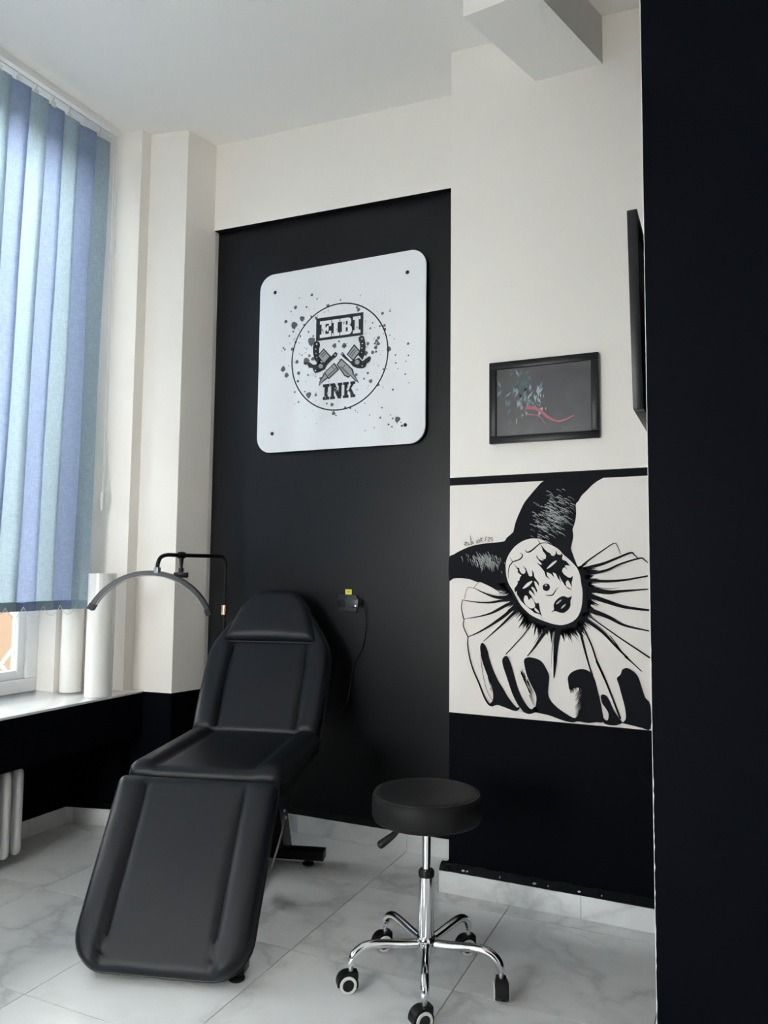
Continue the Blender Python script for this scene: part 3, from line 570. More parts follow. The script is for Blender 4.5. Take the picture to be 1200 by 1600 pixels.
FOLD_BRUSH = [([(331,161),(341,141),(350,120)],1.5),([(339,160),(347,143),(354,126)],3.0),([(313,186),(320,170),(327,155)],3.3),([(316,190),(324,174),(331,157)],3.8),([(342,144),(350,125),(359,106)],1.8),([(328,163),(335,148),(341,133)],1.7),([(321,176),(330,155),(339,135)],2.0),([(355,126),(362,111),(368,97)],2.7),([(313,183),(318,172),(323,160)],3.0),([(319,174),(325,162),(330,150)],1.5),([(317,199),(322,189),(326,178)],2.7),([(351,114),(360,96),(367,78)],1.7),([(334,139),(344,117),(353,95)],1.6),([(338,153),(344,140),(350,127)],4.0),([(351,99),(361,77),(370,55)],2.1),([(334,142),(342,124),(350,105)],3.0),([(341,128),(351,107),(359,86)],3.0),([(331,142),(339,125),(346,107)],1.5),([(345,124),(351,111),(356,99)],2.6),([(322,162),(327,151),(331,140)],3.5),([(317,185),(325,169),(332,153)],3.3),([(326,174),(332,162),(338,149)],3.9),([(329,149),(335,135),(341,120)],3.2),([(324,186),(329,175),(334,165)],3.9),([(326,167),(334,150),(341,132)],1.5),([(312,192),(320,174),(328,156)],3.9),([(324,161),(329,149),(334,138)],1.7),([(339,155),(346,140),(353,124)],3.3),([(344,116),(350,104),(354,92)],3.3),([(351,125),(356,114),(360,104)],1.6),([(332,143),(337,133),(341,122)],3.5),([(317,182),(324,167),(330,151)],2.9),([(326,160),(336,138),(345,116)],2.8),([(347,97),(357,76),(366,55)],2.9),([(557,136),(543,127),(534,116)],4.6),([(557,131),(539,119),(527,105)],3.2),([(557,126),(542,116),(531,104)],4.6),([(557,122),(545,114),(538,105)],5.2),([(557,117),(541,106),(530,93)],3.3),([(557,112),(541,102),(530,89)],4.4),([(557,107),(543,98),(534,88)],4.9),([(556,102),(548,97),(542,90)],4.8),([(556,98),(544,90),(536,80)],5.6),([(556,93),(546,86),(539,77)],5.5),([(556,88),(540,77),(529,65)],4.9),([(556,83),(539,72),(527,57)],3.1),([(556,79),(542,69),(532,57)],4.8),([(556,74),(541,63),(530,51)],4.2),([(556,69),(547,63),(541,56)],3.6),([(555,64),(540,54),(531,43)],3.5),([(554,59),(545,53),(539,46)],4.1),([(553,54),(540,46),(531,35)],4.6),([(552,50),(544,44),(538,37)],5.3),([(551,45),(539,37),(532,27)],5.3),([(550,40),(542,34),(537,28)],5.9),([(549,35),(535,25),(525,14)],5.9),([(552,145),(550,132),(553,120)],3.3),([(524,143),(522,136),(526,129)],5.3),([(517,143),(516,136),(519,129)],3.3),([(514,142),(512,128),(516,115)],5.9),([(525,143),(523,131),(527,119)],4.4),([(531,144),(530,135),(533,127)],4.9),([(519,143),(518,135),(521,128)],4.6),([(517,143),(516,133),(519,125)],5.8),([(510,142),(508,136),(512,131)],5.4),([(511,142),(510,135),(513,128)],5.6),([(535,144),(534,137),(537,130)],3.2),([(521,143),(519,135),(523,128)],5.4),([(551,145),(549,133),(553,121)],5.7),([(549,145),(548,132),(551,119)],5.8),([(551,145),(549,139),(552,134)],4.0),([(520,143),(518,132),(521,122)],4.5),([(163,209),(166,200),(169,191)],1.9),([(157,220),(162,210),(165,200)],2.6),([(163,193),(166,185),(169,176)],2.2),([(153,237),(156,230),(158,223)],2.9),([(172,158),(176,147),(180,137)],2.2),([(166,192),(171,181),(174,170)],3.3),([(176,146),(180,136),(183,126)],2.2),([(146,262),(150,253),(153,244)],3.2),([(162,212),(166,203),(169,193)],1.7),([(176,148),(180,139),(183,129)],1.6),([(148,264),(151,258),(153,252)],1.8),([(150,238),(155,227),(159,215)],3.5),([(173,159),(179,147),(182,135)],2.5),([(152,243),(156,235),(159,227)],2.0),([(159,213),(162,206),(164,199)],2.7),([(184,124),(186,118),(188,113)],2.9),([(146,262),(151,250),(155,238)],2.9),([(187,118),(190,110),(193,102)],1.8),([(166,192),(169,184),(172,177)],2.2),([(177,143),(182,133),(185,123)],2.6),([(183,114),(186,107),(188,100)],3.1),([(172,156),(175,149),(177,143)],1.9),([(172,177),(175,170),(177,162)],1.9),([(175,153),(180,142),(184,130)],3.5),([(188,113),(192,104),(195,95)],1.6),([(180,134),(184,125),(187,116)],2.8)]
BLOBS = [(-263,185,17),(-315,211,9),(-257,281,9),(-284,262,4),(-214,215,13),(-188,274,5),(-157,336,7),(-124,310,4),(-233,330,3),(-58,263,9),(-202,180,5),(-268,150,5),(-292,129,5),(-251,92,6),(-154,84,20),(-272,55,8),(-327,67,5),(-318,58,5),(-184,-20,17),(-241,-17,9),(-211,16,4),(-165,7,7),(-327,-47,13),(-304,-83,12),(-229,-80,9),(-172,-96,5),(-233,-123,7),(-145,-12,9),(-251,-180,5),(-166,-203,14),(-123,-207,7),(-188,-183,4),(-227,-236,5),(-56,-258,5),(-25,-266,9),(-15,-312,10),(-1,-325,4),(-95,-121,7),(-16,45,11),(41,39,12),(11,64,5),(15,284,4),(121,218,9),(112,232,6),(258,180,7),(299,186,4),(269,116,7),(272,96,7),(244,116,5),(203,138,4),(190,111,5),(177,33,8),(226,42,8),(235,26,9),(217,29,6),(222,8,9),(237,56,8),(205,-16,9),(224,-14,6),(165,-15,11),(296,-8,11),(400,7,6),(332,-43,4),(402,-53,4),(334,-84,4),(386,-146,4),(179,-120,6),(113,-122,7),(158,-147,5),(195,-163,9),(238,-186,7),(266,-109,5),(119,-200,3),(164,-275,3),(319,-218,5),(82,-293,5),(52,-288,6),(111,-308,3),(260,-305,4),(192,-337,3),(252,-355,5),(309,-346,3),(320,-364,4),(346,-371,13),(297,-393,5),(316,-406,4),(370,-405,6),(364,-387,3),(218,-403,3),(167,-415,2),(-128,207,8),(-159,219,5),(-173,137,5),(-223,121,5),(-144,111,5)]
MACHINES = {'black': [[(-139,75),(-125,82),(-106,75),(-100,57),(-107,34),(-104,2),(-92,-24),(-109,-47),(-134,-16),(-143,19),(-144,51)],[(-176,-34),(-162,-29),(-141,-44),(-126,-45),(-105,-29),(-77,-44),(-56,-28),(-29,-6),(-9,11),(4,0),(-1,-15),(-29,-31),(-56,-53),(-70,-76),(-104,-88),(-129,-90),(-140,-75),(-144,-62),(-165,-57),(-174,-44)],[(123,69),(137,80),(155,73),(162,47),(166,16),(160,-20),(149,-50),(125,-23),(133,7),(134,35),(126,54)],[(21,-5),(33,5),(54,-21),(81,-49),(108,-42),(128,-35),(149,-56),(168,-43),(188,-33),(198,-43),(192,-60),(172,-70),(166,-88),(149,-94),(122,-90),(95,-78),(75,-54),(40,-26)],[(-76,-94),(-15,-46),(15,-85),(-46,-131)],[(-2,-58),(26,-27),(94,-92),(101,-113),(69,-135),(45,-122)],[(-76,-97),(-51,-125),(-79,-141),(-107,-164),(-99,-135)],[(72,-115),(94,-108),(113,-135),(130,-167),(104,-151)],[(-117,1),(-79,37),(-34,-11),(-74,-51)],[(57,-10),(100,39),(139,-6),(96,-50)]],'grey': [[(-68,-94),(-17,-54),(5,-84),(-46,-123)],[(6,-59),(28,-37),(86,-93),(93,-111),(70,-127),(50,-117)],[(-69,-103),(-56,-120),(-81,-135),(-100,-156),(-94,-136)],[(78,-117),(92,-113),(108,-135),(123,-158),(106,-147)],[(-109,0),(-78,29),(-44,-10),(-75,-42)],[(65,-11),(100,29),(130,-5),(95,-41)],[(-80,-58),(-84,-66),(-94,-69),(-104,-64),(-109,-55),(-105,-46),(-95,-44),(-85,-48)],[(133,-59),(129,-68),(119,-71),(108,-66),(104,-56),(108,-47),(118,-44),(129,-49)]],'stripe': [[(-52,-109),(-4,-74),(1,-78),(-47,-116)],[(20,-73),(69,-121),(76,-117),(26,-69)],[(-99,2),(-73,22),(-68,17),(-95,-4)],[(-92,-8),(-64,12),(-60,8),(-88,-13)],[(74,-12),(102,17),(106,13),(79,-18)],[(84,-22),(110,7),(114,3),(88,-27)],[(-28,-63),(-10,-82),(-12,-86),(-31,-66)],[(48,-63),(31,-80),(35,-84),(52,-68)]],'white': [[(-117,64),(-118,61),(-121,60),(-124,62),(-126,65),(-125,67),(-121,68),(-118,67)],[(-122,38),(-123,36),(-126,35),(-129,36),(-130,39),(-129,41),(-126,42),(-123,40)],[(-121,15),(-122,13),(-124,12),(-126,14),(-127,16),(-126,18),(-124,18),(-122,17)],[(-117,-7),(-118,-9),(-120,-10),(-122,-9),(-123,-7),(-122,-5),(-120,-4),(-118,-5)],[(-7,-6),(-8,-9),(-10,-9),(-13,-8),(-14,-5),(-13,-3),(-10,-2),(-8,-4)],[(-121,-77),(-123,-80),(-126,-81),(-129,-79),(-130,-76),(-129,-74),(-126,-73),(-123,-74)],[(35,-7),(34,-8),(32,-9),(29,-8),(28,-6),(29,-4),(32,-3),(34,-4)],[(148,61),(147,58),(144,57),(141,59),(140,62),(141,64),(144,65),(147,63)],[(151,36),(150,34),(147,33),(145,34),(144,37),(145,39),(147,40),(150,38)],[(148,13),(147,11),(144,10),(142,11),(141,14),(142,16),(144,16),(147,15)],[(146,-10),(145,-11),(143,-12),(141,-11),(141,-9),(141,-7),(143,-7),(145,-8)],[(152,-80),(151,-83),(148,-84),(145,-82),(144,-80),(145,-77),(148,-76),(150,-78)]]}

# ------------------------------------------------------------------ vertical blind
def blind():
    B = empty('vertical_blind', (-3.08, 0, 0))
    tag(B, 'tall vertical blind with alternating blue and pale teal fabric slats', 'blind')
    for x in (-0.022, 0.016):                                 # double channel rail following the ceiling
        v = []
        for y in (0.38, 3.085):
            zc = ceil_z(-3.08, y) - 0.002
            v += [(x - 0.014, y, zc), (x + 0.014, y, zc), (x + 0.014, y, zc - 0.036), (x - 0.014, y, zc - 0.036)]
        mesh('head_rail', v, [(0, 1, 5, 4), (1, 2, 6, 5), (2, 3, 7, 6), (3, 0, 4, 7), (3, 2, 1, 0), (4, 5, 6, 7)], M_PVC, B)
    n = 25
    pitch = 0.1045
    bottoms = []
    random.seed(5)
    for k in range(n):
        yc = 2.976 - k * pitch
        if k in (15,):
            continue
        mat = M_TEAL if k % 2 == 0 else M_BLUE
        ang = math.radians(13 + random.uniform(-4, 4))
        tw = math.radians(random.uniform(-8, 8))
        if k == 0:
            ang, tw = math.radians(14), math.radians(30)
        if k == 1:
            tw = math.radians(10)
        z1, z0 = 3.662, 1.118
        rows, cols = 14, 4
        W = 0.0635
        v, f = [], []
        lean = -0.052 + random.uniform(-0.006, 0.006)
        for r in range(rows + 1):
            t = r / rows
            z = z1 + (z0 - z1) * t
            a = ang + tw * t * t
            bow = 0.004 * math.sin(t * 9 + k * 1.7)
            for c in range(cols + 1):
                s = (c / cols - 0.5) * 2
                cur = 0.006 * (1 - s * s)
                v.append((math.sin(a) * s * W + math.cos(a) * (cur + bow), yc + lean * t + math.cos(a) * s * W - math.sin(a) * cur, z))
        for r in range(rows):
            for c in range(cols):
                i = r * (cols + 1) + c
                f.append((i, i + 1, i + cols + 2, i + cols + 1))
        sl = mesh('slat', v, f, mat, B, smooth=True)
        # weighted pocket: folded hem with a plastic weight inside
        a = ang + tw
        bm = bmesh.new()
        Mx = T(0.0, yc + lean, z0 + 0.0225) @ RZ(-a)
        bm_box(bm, (-0.004, -W, -0.0225), (0.0085, W, 0.0225), 0.003)
        bmesh.ops.transform(bm, matrix=Mx, verts=bm.verts[:])
        from_bm('weight_pocket', bm, mat, sl)
        zr = ceil_z(-3.08, yc) - 0.036
        bm = bmesh.new(); bm_box(bm, (-0.003, -0.012, -0.03), (0.003, 0.012, 0.0), 0.001)
        bmesh.ops.transform(bm, matrix=T(0, yc, z1 + 0.022) @ RZ(-ang), verts=bm.verts[:])
        bm_tube(bm, [(0, yc, z1 + 0.02), (0, yc, zr + 0.006)], 0.004, 6)
        from_bm('slat_hanger', bm, M_CORD, sl)
        bottoms.append((yc + lean, z0 + 0.022, a, k))
    for (ya, za, aa, ka), (yb, zb, ab, kb) in zip(bottoms, bottoms[1:]):
        if kb - ka > 1:
            continue
        for sgn in (1,):
            p, q = Vector((0.016, ya, za)), Vector((0.016, yb, zb))
            pts = [p.lerp(q, t / 8) - Vector((0, 0, 0.048 * (1 - (2 * t / 8 - 1) ** 2))) for t in range(9)]
            tube('bead_chain', pts, 0.0016, M_CORD, B, n=5)
    cords = curve([(0.03, 3.052, 3.69), (0.033, 3.05, 3.0), (0.036, 3.052, 2.3), (0.034, 3.058, 1.72)], 8)
    tube('pull_cord', cords, 0.0016, M_CORD, B, n=6)
    tube('pull_cord', curve([(0.034, 3.066, 3.69), (0.036, 3.068, 3.0), (0.04, 3.072, 2.3), (0.036, 3.062, 1.72)], 8), 0.0016, M_CORD, B, n=6)
    bm = bmesh.new(); bm_box(bm, (-0.008, -0.017, -0.05), (0.008, 0.017, 0.05), 0.0075, seg=3)
    bmesh.ops.transform(bm, matrix=T(0.035, 3.060, 1.680) @ RZ(0.5), verts=bm.verts[:])
    from_bm('cord_weight', bm, M_RUBBER, B, smooth=True)
blind()

# ------------------------------------------------------------------ paper rolls on the sill
def roll(x, y, r, h, label, sheet=0.0):
    R_ = empty('paper_roll', (x, y, SILL))
    tag(R_, label, 'paper roll', 'rolls standing on the window sill')
    n = 40
    bm = bmesh.new()
    turns = 2.15
    m = int(n * turns)
    vi = []
    for k in range(m + 1):
        t = k / m
        a = -0.75 + 2 * PI * turns * t
        rr = r * (1 - 0.10 * t)
        vi.append((rr * math.cos(a), rr * math.sin(a)))
    if sheet:
        a = -0.75
        d = Vector((math.sin(a), -math.cos(a)))
        p = Vector(vi[0])
        vi = [tuple(p + d * sheet * q + Vector((0.012 * q * q, 0)) for q in [1])[0:1][0]] + vi
    lo = [bm.verts.new((q[0], q[1], 0.001)) for q in vi]
    hi = [bm.verts.new((q[0], q[1], h)) for q in vi]
    for k in range(len(vi) - 1):
        bm.faces.new((lo[k], lo[k + 1], hi[k + 1], hi[k]))
    from_bm('rolled_sheet', bm, M_PAPER, R_, smooth=True)
    bm = bmesh.new()
    bm_lathe(bm, [(r * 0.72, 0.002), (r * 0.72, h - 0.006), (r * 0.66, h - 0.006), (r * 0.66, 0.002)], 32)
    from_bm('inner_core', bm, M_PAPER, R_, smooth=True, angle=0.7)
roll(-3.153, 2.993, 0.056, 0.61, 'upright cream paper roll on sill, nearer the window pane')
roll(-2.922, 2.955, 0.069, 0.615, 'upright white paper roll on sill, nearer the room corner')

# ------------------------------------------------------------------ radiator
def radiator():
    R_ = empty('radiator', (-3.03, 2.535, 0))
    tag(R_, 'white cast iron column radiator under the window sill', 'radiator')
    zt, zb = 0.425, 0.045
    for k in range(9):
        y = -0.012 - k * 0.062
        bm = bmesh.new()
        for x in (-0.075, 0.0, 0.075):
            pr = [(0.0001, zb), (0.012, zb + 0.002), (0.021, zb + 0.012), (0.0235, zb + 0.03), (0.0235, zt - 0.03), (0.021, zt - 0.012), (0.012, zt - 0.002), (0.0001, zt)]
            bm_lathe(bm, pr, 14, T(x, y, 0) @ Matrix.Diagonal((1.3, 1.0, 1, 1)))
        for z in (zb + 0.045, zt - 0.045):
            bm_box(bm, (-0.085, y - 0.016, z - 0.026), (0.085, y + 0.016, z + 0.026), 0.012)
        from_bm('radiator_column', bm, M_RADIATOR, R_, smooth=True, angle=0.8)
    bm = bmesh.new()
    for z in (zb + 0.045, zt - 0.045):
        bm_tube(bm, [(0, 0.02, z), (0, -0.53, z)], 0.017, 10)
    from_bm('radiator_nipple', bm, M_RADIATOR, R_, smooth=True, angle=0.8)
    for y in (-0.26, -0.50):
        box('radiator_foot', (-0.08, y - 0.012, 0.0), (0.08, y + 0.012, zb + 0.02), M_RADIATOR, R_, bevel=0.004)
radiator()

# ------------------------------------------------------------------ flat paint and print: thin layers on a wall plane
def paint(name, polys, origin, y, layer, mat, parent, smooth=0, step=0.0):
    """polys in millimetres on the wall (x right, z up) around origin; each paint layer 0.4 mm proud of the one below"""
    bm = bmesh.new()
    yy = y - 0.0006 - 0.0004 * layer
    for pts in polys:
        q = [Vector((a, b, 0)) for a, b in pts]
        if smooth:
            q = curve(q, smooth, closed=True)
        yy -= step
        vs = [bm.verts.new((origin[0] + p.x / 1000, yy, origin[1] + p.y / 1000)) for p in q]
        if len(vs) <= 4:
            bm.faces.new(vs)
        else:
            for t in tessellate_polygon([[Vector((p.x, p.y, 0)) for p in q]]):
                if len(set(t)) == 3:
                    try:
                        bm.faces.new([vs[i] for i in t])
                    except ValueError:
                        pass
    me = bpy.data.meshes.new(name)
    for f in bm.faces:
        f.normal_update()
        if f.normal.y > 0:
            f.normal_flip()
    bm.to_mesh(me); bm.free()
    return link(name, me, mat, parent)

def ribbon(pts, w0, w1, k=6):
    P = curve([Vector((a, b, 0)) for a, b in pts], k)
    n = len(P)
    L, R_ = [], []
    for i, p in enumerate(P):
        t = (P[min(i + 1, n - 1)] - P[max(i - 1, 0)]).normalized()
        nn = Vector((-t.y, t.x, 0))
        w = (w0 + (w1 - w0) * i / (n - 1)) / 2
        L.append(p + nn * w); R_.append(p - nn * w)
    return [[(L[i].x, L[i].y), (L[i + 1].x, L[i + 1].y), (R_[i + 1].x, R_[i + 1].y), (R_[i].x, R_[i].y)] for i in range(n - 1)]

# ------------------------------------------------------------------ mural
def mural():
    O, Y = (-1.11, 0.733), 3.115
    m = empty('wall_mural', (0, 0, 0))
    tag(m, 'black and white painted jester mural with pleated ruff on pillar', 'mural')
    W = 951
    paint('mural_ground', [[(2, 0), (950, 0), (950, 970), (2, 966)]], O, Y, 0, M_CREAM, m)
    paint('top_border', [[(2, 966), (950, 977), (950, 1010), (2, 1000)]], O, Y, 1, M_MBLACK, m)
    K = MURAL_BLACK
    paint('hat_horn', [K['horn_right']], O, Y, 2, M_MBLACK, m, 3)
    paint('hat_horn', [K['horn_left']], O, Y, 3, M_MBLACK, m, 3)
    # dark collar ring with radial brush spikes round the face
    fc = [Vector((a, b, 0)) for a, b in K['face']]
    fcs = curve(fc, 4, closed=True)
    c = sum(fcs, Vector()) / len(fcs)
    random.seed(21)
    ring, spikes, grey = [], [], []
    nF = len(fcs)
    for i, p in enumerate(fcs):
        d = (p - c)
        ang = math.degrees(math.atan2(d.y, d.x))
        u = d.normalized()
        # thick on the right and underneath, thin at the hat
        th = 0.0
        if -175 < ang < 20:
            th = 30 + 8 * math.cos(math.radians(ang - 5))
        elif ang >= 150 or ang <= -175:
            th = 24
        else:
            th = 6
        ring.append((p.x + u.x * th, p.y + u.y * th))
        if -178 < ang < 24:
            for rep in range(3):
                q = p + u * random.uniform(th * 0.3, th * 0.9)
                a2 = math.atan2(u.y, u.x) + random.uniform(-0.16, 0.16)
                L = random.uniform(14, 58) * (1.0 if ang < -20 else 0.9)
                w = random.uniform(3, 9)
                e = q + Vector((math.cos(a2), math.sin(a2), 0)) * (L)
                s = Vector((-math.sin(a2), math.cos(a2), 0)) * w
                (spikes if rep < 2 else grey).append([((q + s).x, (q + s).y), (e.x, e.y), ((q - s).x, (q - s).y)])
    paint('collar_shade', grey, O, Y, 1.5, M_MGREY, m)
    paint('collar_shadow', [ring], O, Y, 4, M_MBLACK, m)
    paint('collar_brushwork', spikes, O, Y, 5, M_MBLACK, m)
    # pleat lines
    st, soft = [], []
    for pts, w0, w1 in MURAL_STROKES[:-11]:
        paint('pleat_line', ribbon(pts, w0, w1), O, Y, 6, M_MBLACK, m)
        big = max(w0, w1)
        if big > 9:                                          # dry-brush haze beside the broad strokes
            P = [Vector((a, b, 0)) for a, b in pts]
            for q in range(3):
                off = Vector((random.uniform(-1, 1), random.uniform(-1, 1), 0)) * big * 0.6
                i0 = 0 if w0 > w1 else max(0, len(P) - 3)
                seg = [tuple((p + off)[:2]) for p in P[i0:i0 + 3]]
                if len(seg) > 1:
                    a_, b_ = (big * 0.35, 0.5) if w0 > w1 else (0.5, big * 0.35)
                    paint('pleat_shading', ribbon(seg, a_, b_, 3), O, Y, 1.2 + 0.2 * q, M_MGREY, m)
    for nme in ('fold_a', 'fold_b', 'fold_c', 'fold_d', 'fold_e'):
        paint('ruff_shadow', [K[nme]], O, Y, 7, M_MBLACK, m, 3)
    # brush streaks where the shadows fade into the folds
    fb = []
    for pts, w in FOLD_BRUSH:
        fb += ribbon(pts, w, 0.3, 3)
    fo = paint('fold_brushwork', fb, O, Y, 7.5, M_MBLACK, m)
    fo['kind'] = 'stuff'
    paint('face', [K['face']], O, Y, 8, M_CREAM, m, 4)
    paint('eye_makeup', [K['eye_right']], O, Y, 9, M_MBLACK, m)
    paint('eye_makeup', [K['eye_left']], O, Y, 9, M_MBLACK, m)
    paint('mouth', [K['mouth']], O, Y, 9, M_MBLACK, m, 3)
    paint('nose', [K['nose']], O, Y, 9, M_MBLACK, m, 2)
    for pts, w0, w1 in MURAL_STROKES[-11:]:
        paint('brow_line', ribbon(pts, w0, w1), O, Y, 9, M_MBLACK, m)
    for k, w in enumerate(MURAL_WHITE):
        paint('eye_white' if k < 2 else 'highlight', [w], O, Y, 10, M_CREAM if k < 4 else M_MLIGHT, m, 3)
    hs = []
    for pts, w in HATCH:
        hs += ribbon(pts, w, 0.3, 3)
    h = paint('hat_brushwork', hs, O, Y, 4.5, M_MLIGHT, m)
    h['kind'] = 'stuff'
    sg = []
    for pts in SIGNATURE:
        sg += ribbon(pts, 2.4, 2.0, 3)
    paint('signature', sg, O, Y, 6, M_MBLACK, m)
mural()

# ------------------------------------------------------------------ logo sign
def rect(x0, z0, x1, z1):
    return [(x0, z0), (x1, z0), (x1, z1), (x0, z1)]
GLYPH = {
    'E': (0.78, [rect(0, 0, .78, .2), rect(0, .8, .78, 1), rect(.12, 0, .38, 1), rect(.3, .41, .56, .6), rect(.62, 0, .78, .36), rect(.62, .64, .78, 1), rect(.48, .33, .6, .68)]),
    'I': (0.50, [rect(0, 0, .5, .19), rect(0, .81, .5, 1), rect(.12, 0, .38, 1)]),
    'B': (0.80, [rect(0, 0, .6, .19), rect(0, .81, .58, 1), rect(.12, 0, .38, 1), rect(.3, .43, .62, .59),
                 [(.5, 1), (.64, .97), (.72, .9), (.74, .74), (.70, .6), (.6, .52), (.5, .52), (.5, .8)], [(.5, .56), (.66, .53), (.77, .42), (.8, .26), (.76, .1), (.66, .02), (.52, 0), (.52, .2)]]),
    'N': (0.92, [rect(0, 0, .38, .17), rect(0, .83, .34, 1), rect(.56, .83, .92, 1), rect(.08, 0, .3, 1), rect(.64, .1, .86, 1), [(.08, 1), (.36, 1), (.86, 0), (.6, 0)]]),
    'K': (0.92, [rect(0, 0, .42, .17), rect(0, .83, .42, 1), rect(.1, 0, .34, 1), rect(.54, .83, .9, 1), rect(.56, 0, .92, .17),
                 [(.34, .36), (.62, .9), (.86, .9), (.5, .44)], [(.42, .5), (.6, .6), (.88, .1), (.6, .1)]]),
}
def word(text, x0, x1, z0, z1, gap=0.08):
    tot = sum(GLYPH[c][0] for c in text) + gap * (len(text) - 1)
    k = (x1 - x0) / tot
    out, x = [], 0.0
    for c in text:
        w, ps = GLYPH[c]
        out.append([[(x0 + (x + a) * k, z0 + b * (z1 - z0)) for a, b in p] for p in ps])
        x += w + gap
    return out

def sign():
    s = empty('logo_sign', (0, 0, 0))
    tag(s, 'large white acrylic wall sign with round EIBI INK logo', 'sign')
    X0, X1, Z0, Z1, Yf, Yb, r = -2.330, -1.352, 1.953, 2.936, 3.435, 3.447, 0.085
    pts = []
    for cx, cz, a0 in ((X1 - r, Z1 - r, 0), (X0 + r, Z1 - r, 90), (X0 + r, Z0 + r, 180), (X1 - r, Z0 + r, 270)):
        for k in range(11):
            a = math.radians(a0 + 9 * k)
            pts.append((cx + r * math.cos(a), cz + r * math.sin(a)))
    bm = bmesh.new()
    n = len(pts)
    e = 0.0015
    cx, cz = (X0 + X1) / 2, (Z0 + Z1) / 2
    def ring(y, ins):
        out = []
        for x, z in pts:
            d = Vector((cx - x, cz - z)).normalized() * ins
            out.append(bm.verts.new((x + d.x, y, z + d.y)))
        return out
    a, b, c, d = ring(Yf, e), ring(Yf + e, 0), ring(Yb - e, 0), ring(Yb, e)
    for p, q in ((a, b), (b, c), (c, d)):
        for k in range(n):
            bm.faces.new((p[k], p[(k + 1) % n], q[(k + 1) % n], q[k]))
    bm.faces.new(a); bm.faces.new(d)
    from_bm('panel', bm, M_ACRYLIC, s)
    for x, z in ((-2.232, 2.832), (-1.452, 2.823), (-2.232, 2.055), (-1.457, 2.048)):
        bm = bmesh.new()
        bm_lathe(bm, [(0.0001, 0.002), (0.006, 0.0015), (0.0095, 0.0), (0.0095, -0.004), (0.007, -0.004), (0.007, -0.036), (0.0001, -0.036)], 20, T(x, Yf - 0.002, z) @ RX(PI / 2))
        from_bm('screw', bm, M_PLASTIC, s, smooth=True, angle=0.6)
    O = (-1.845, 2.45)
    cx, cz, R_, w = 9, -16, 281, 3.6
    rg = []
    for k in range(96):
        a, b = 2 * PI * k / 96, 2 * PI * (k + 1) / 96
        rg.append([(cx + (R_ - w) * math.cos(a), cz + (R_ - w) * math.sin(a)), (cx + (R_ + w) * math.cos(a), cz + (R_ + w) * math.sin(a)),
                   (cx + (R_ + w) * math.cos(b), cz + (R_ + w) * math.sin(b)), (cx + (R_ - w) * math.cos(b), cz + (R_ - w) * math.sin(b))])
    paint('logo_ring', rg, O, Yf, 1, M_INK, s)
    random.seed(8)
    bl = []
    def blob(x, z, r, n):
        ph = random.uniform(0, 6)
        return [(x + r * (1 + 0.13 * math.sin(3 * t * 2 * PI / n + ph) + random.uniform(-.08, .08)) * math.cos(2 * PI * t / n),
                 z + r * (1 + 0.13 * math.sin(3 * t * 2 * PI / n + ph) + random.uniform(-.08, .08)) * math.sin(2 * PI * t / n)) for t in range(n)]
    for x, z, r in BLOBS:
        bl.append(blob(x, z, max(r * 1.1, 2.6), 12))
        if r > 10:                                           # drip tail
            bl.append([(x - r * .35, z - r * .6), (x + r * .5, z - r * .5), (x + random.uniform(-.4, .6) * r, z - 1.7 * r)])
    for k in range(230):
        a = random.uniform(0, 2 * PI)
        rr = abs(random.gauss(235, 75))
        x, z = cx + rr * math.cos(a), cz + rr * math.sin(a) * 0.95 + 15
        bl.append(blob(x, z, random.choice((1.0, 1.3, 1.6, 2.2, 3.2)), 6))
    sp = paint('ink_splatter', bl, O, Yf, 0, M_INKGREY, s)
    sp['kind'] = 'stuff'
    paint('word_box', [[(-127, 81), (150, 81), (150, 201), (-127, 203)]], O, Yf, 1, M_INK, s)
    for g in word('EIBI', -104, 134, 95, 184, 0.05):
        paint('letter', g, O, Yf, 2, M_PRINTWHITE, s, step=0.0001)
    gr = []
    for k in range(12):                                      # worn scratches through the letters
        x, z = random.uniform(-102, 130), random.uniform(98, 178)
        L, w = random.uniform(8, 26), random.uniform(1, 4)
        gr.append([(x, z), (x + w, z + L * .5), (x + w * .4, z + L), (x - w * .7, z + L * .45)])
    paint('letter_wear', gr, O, Yf, 5, M_INK, s)
    # tapering cuts left of the second and last letters
    K = MACHINES
    paint('machine_silhouette', K['black'], O, Yf, 4, M_INK, s)
    paint('machine_metal', K['grey'], O, Yf, 5, M_PRINTGREY, s)
    for q in K['stripe']:
        paint('machine_shading', [q], O, Yf, 6, M_INKGREY, s)
    paint('machine_rivets', K['white'], O, Yf, 6, M_PRINTWHITE, s)
    for g in word('INK', -80, 110, -238, -155, 0.05):
        paint('letter', g, O, Yf, 2, M_INK, s, step=0.0001)
    gr = []
    for k in range(10):
        x, z = random.uniform(-76, 104), random.uniform(-234, -172)
        L, w = random.uniform(8, 24), random.uniform(1, 3.5)
        gr.append([(x, z), (x + w, z + L * .5), (x + w * .4, z + L), (x - w * .7, z + L * .45)])
    paint('letter_wear', gr, O, Yf, 5, M_PRINTWHITE, s)
sign()

# ------------------------------------------------------------------ framed print on the pillar (plain abstract stand-in)
def picture_frame(root, lo, hi, bar, depth, mat):
    """frame in the xz plane, front at y = -depth, back at y = 0"""
    (x0, z0), (x1, z1) = lo, hi
    for nme, (a, b) in (('frame_rail', ((x0, z1 - bar), (x1, z1))), ('frame_rail', ((x0, z0), (x1, z0 + bar))),
                        ('frame_stile', ((x0, z0 + bar), (x0 + bar, z1 - bar))), ('frame_stile', ((x1 - bar, z0 + bar), (x1, z1 - bar)))):
        box(nme, (a[0], -depth, a[1]), (b[0], 0, b[1]), mat, root, bevel=0.0015)

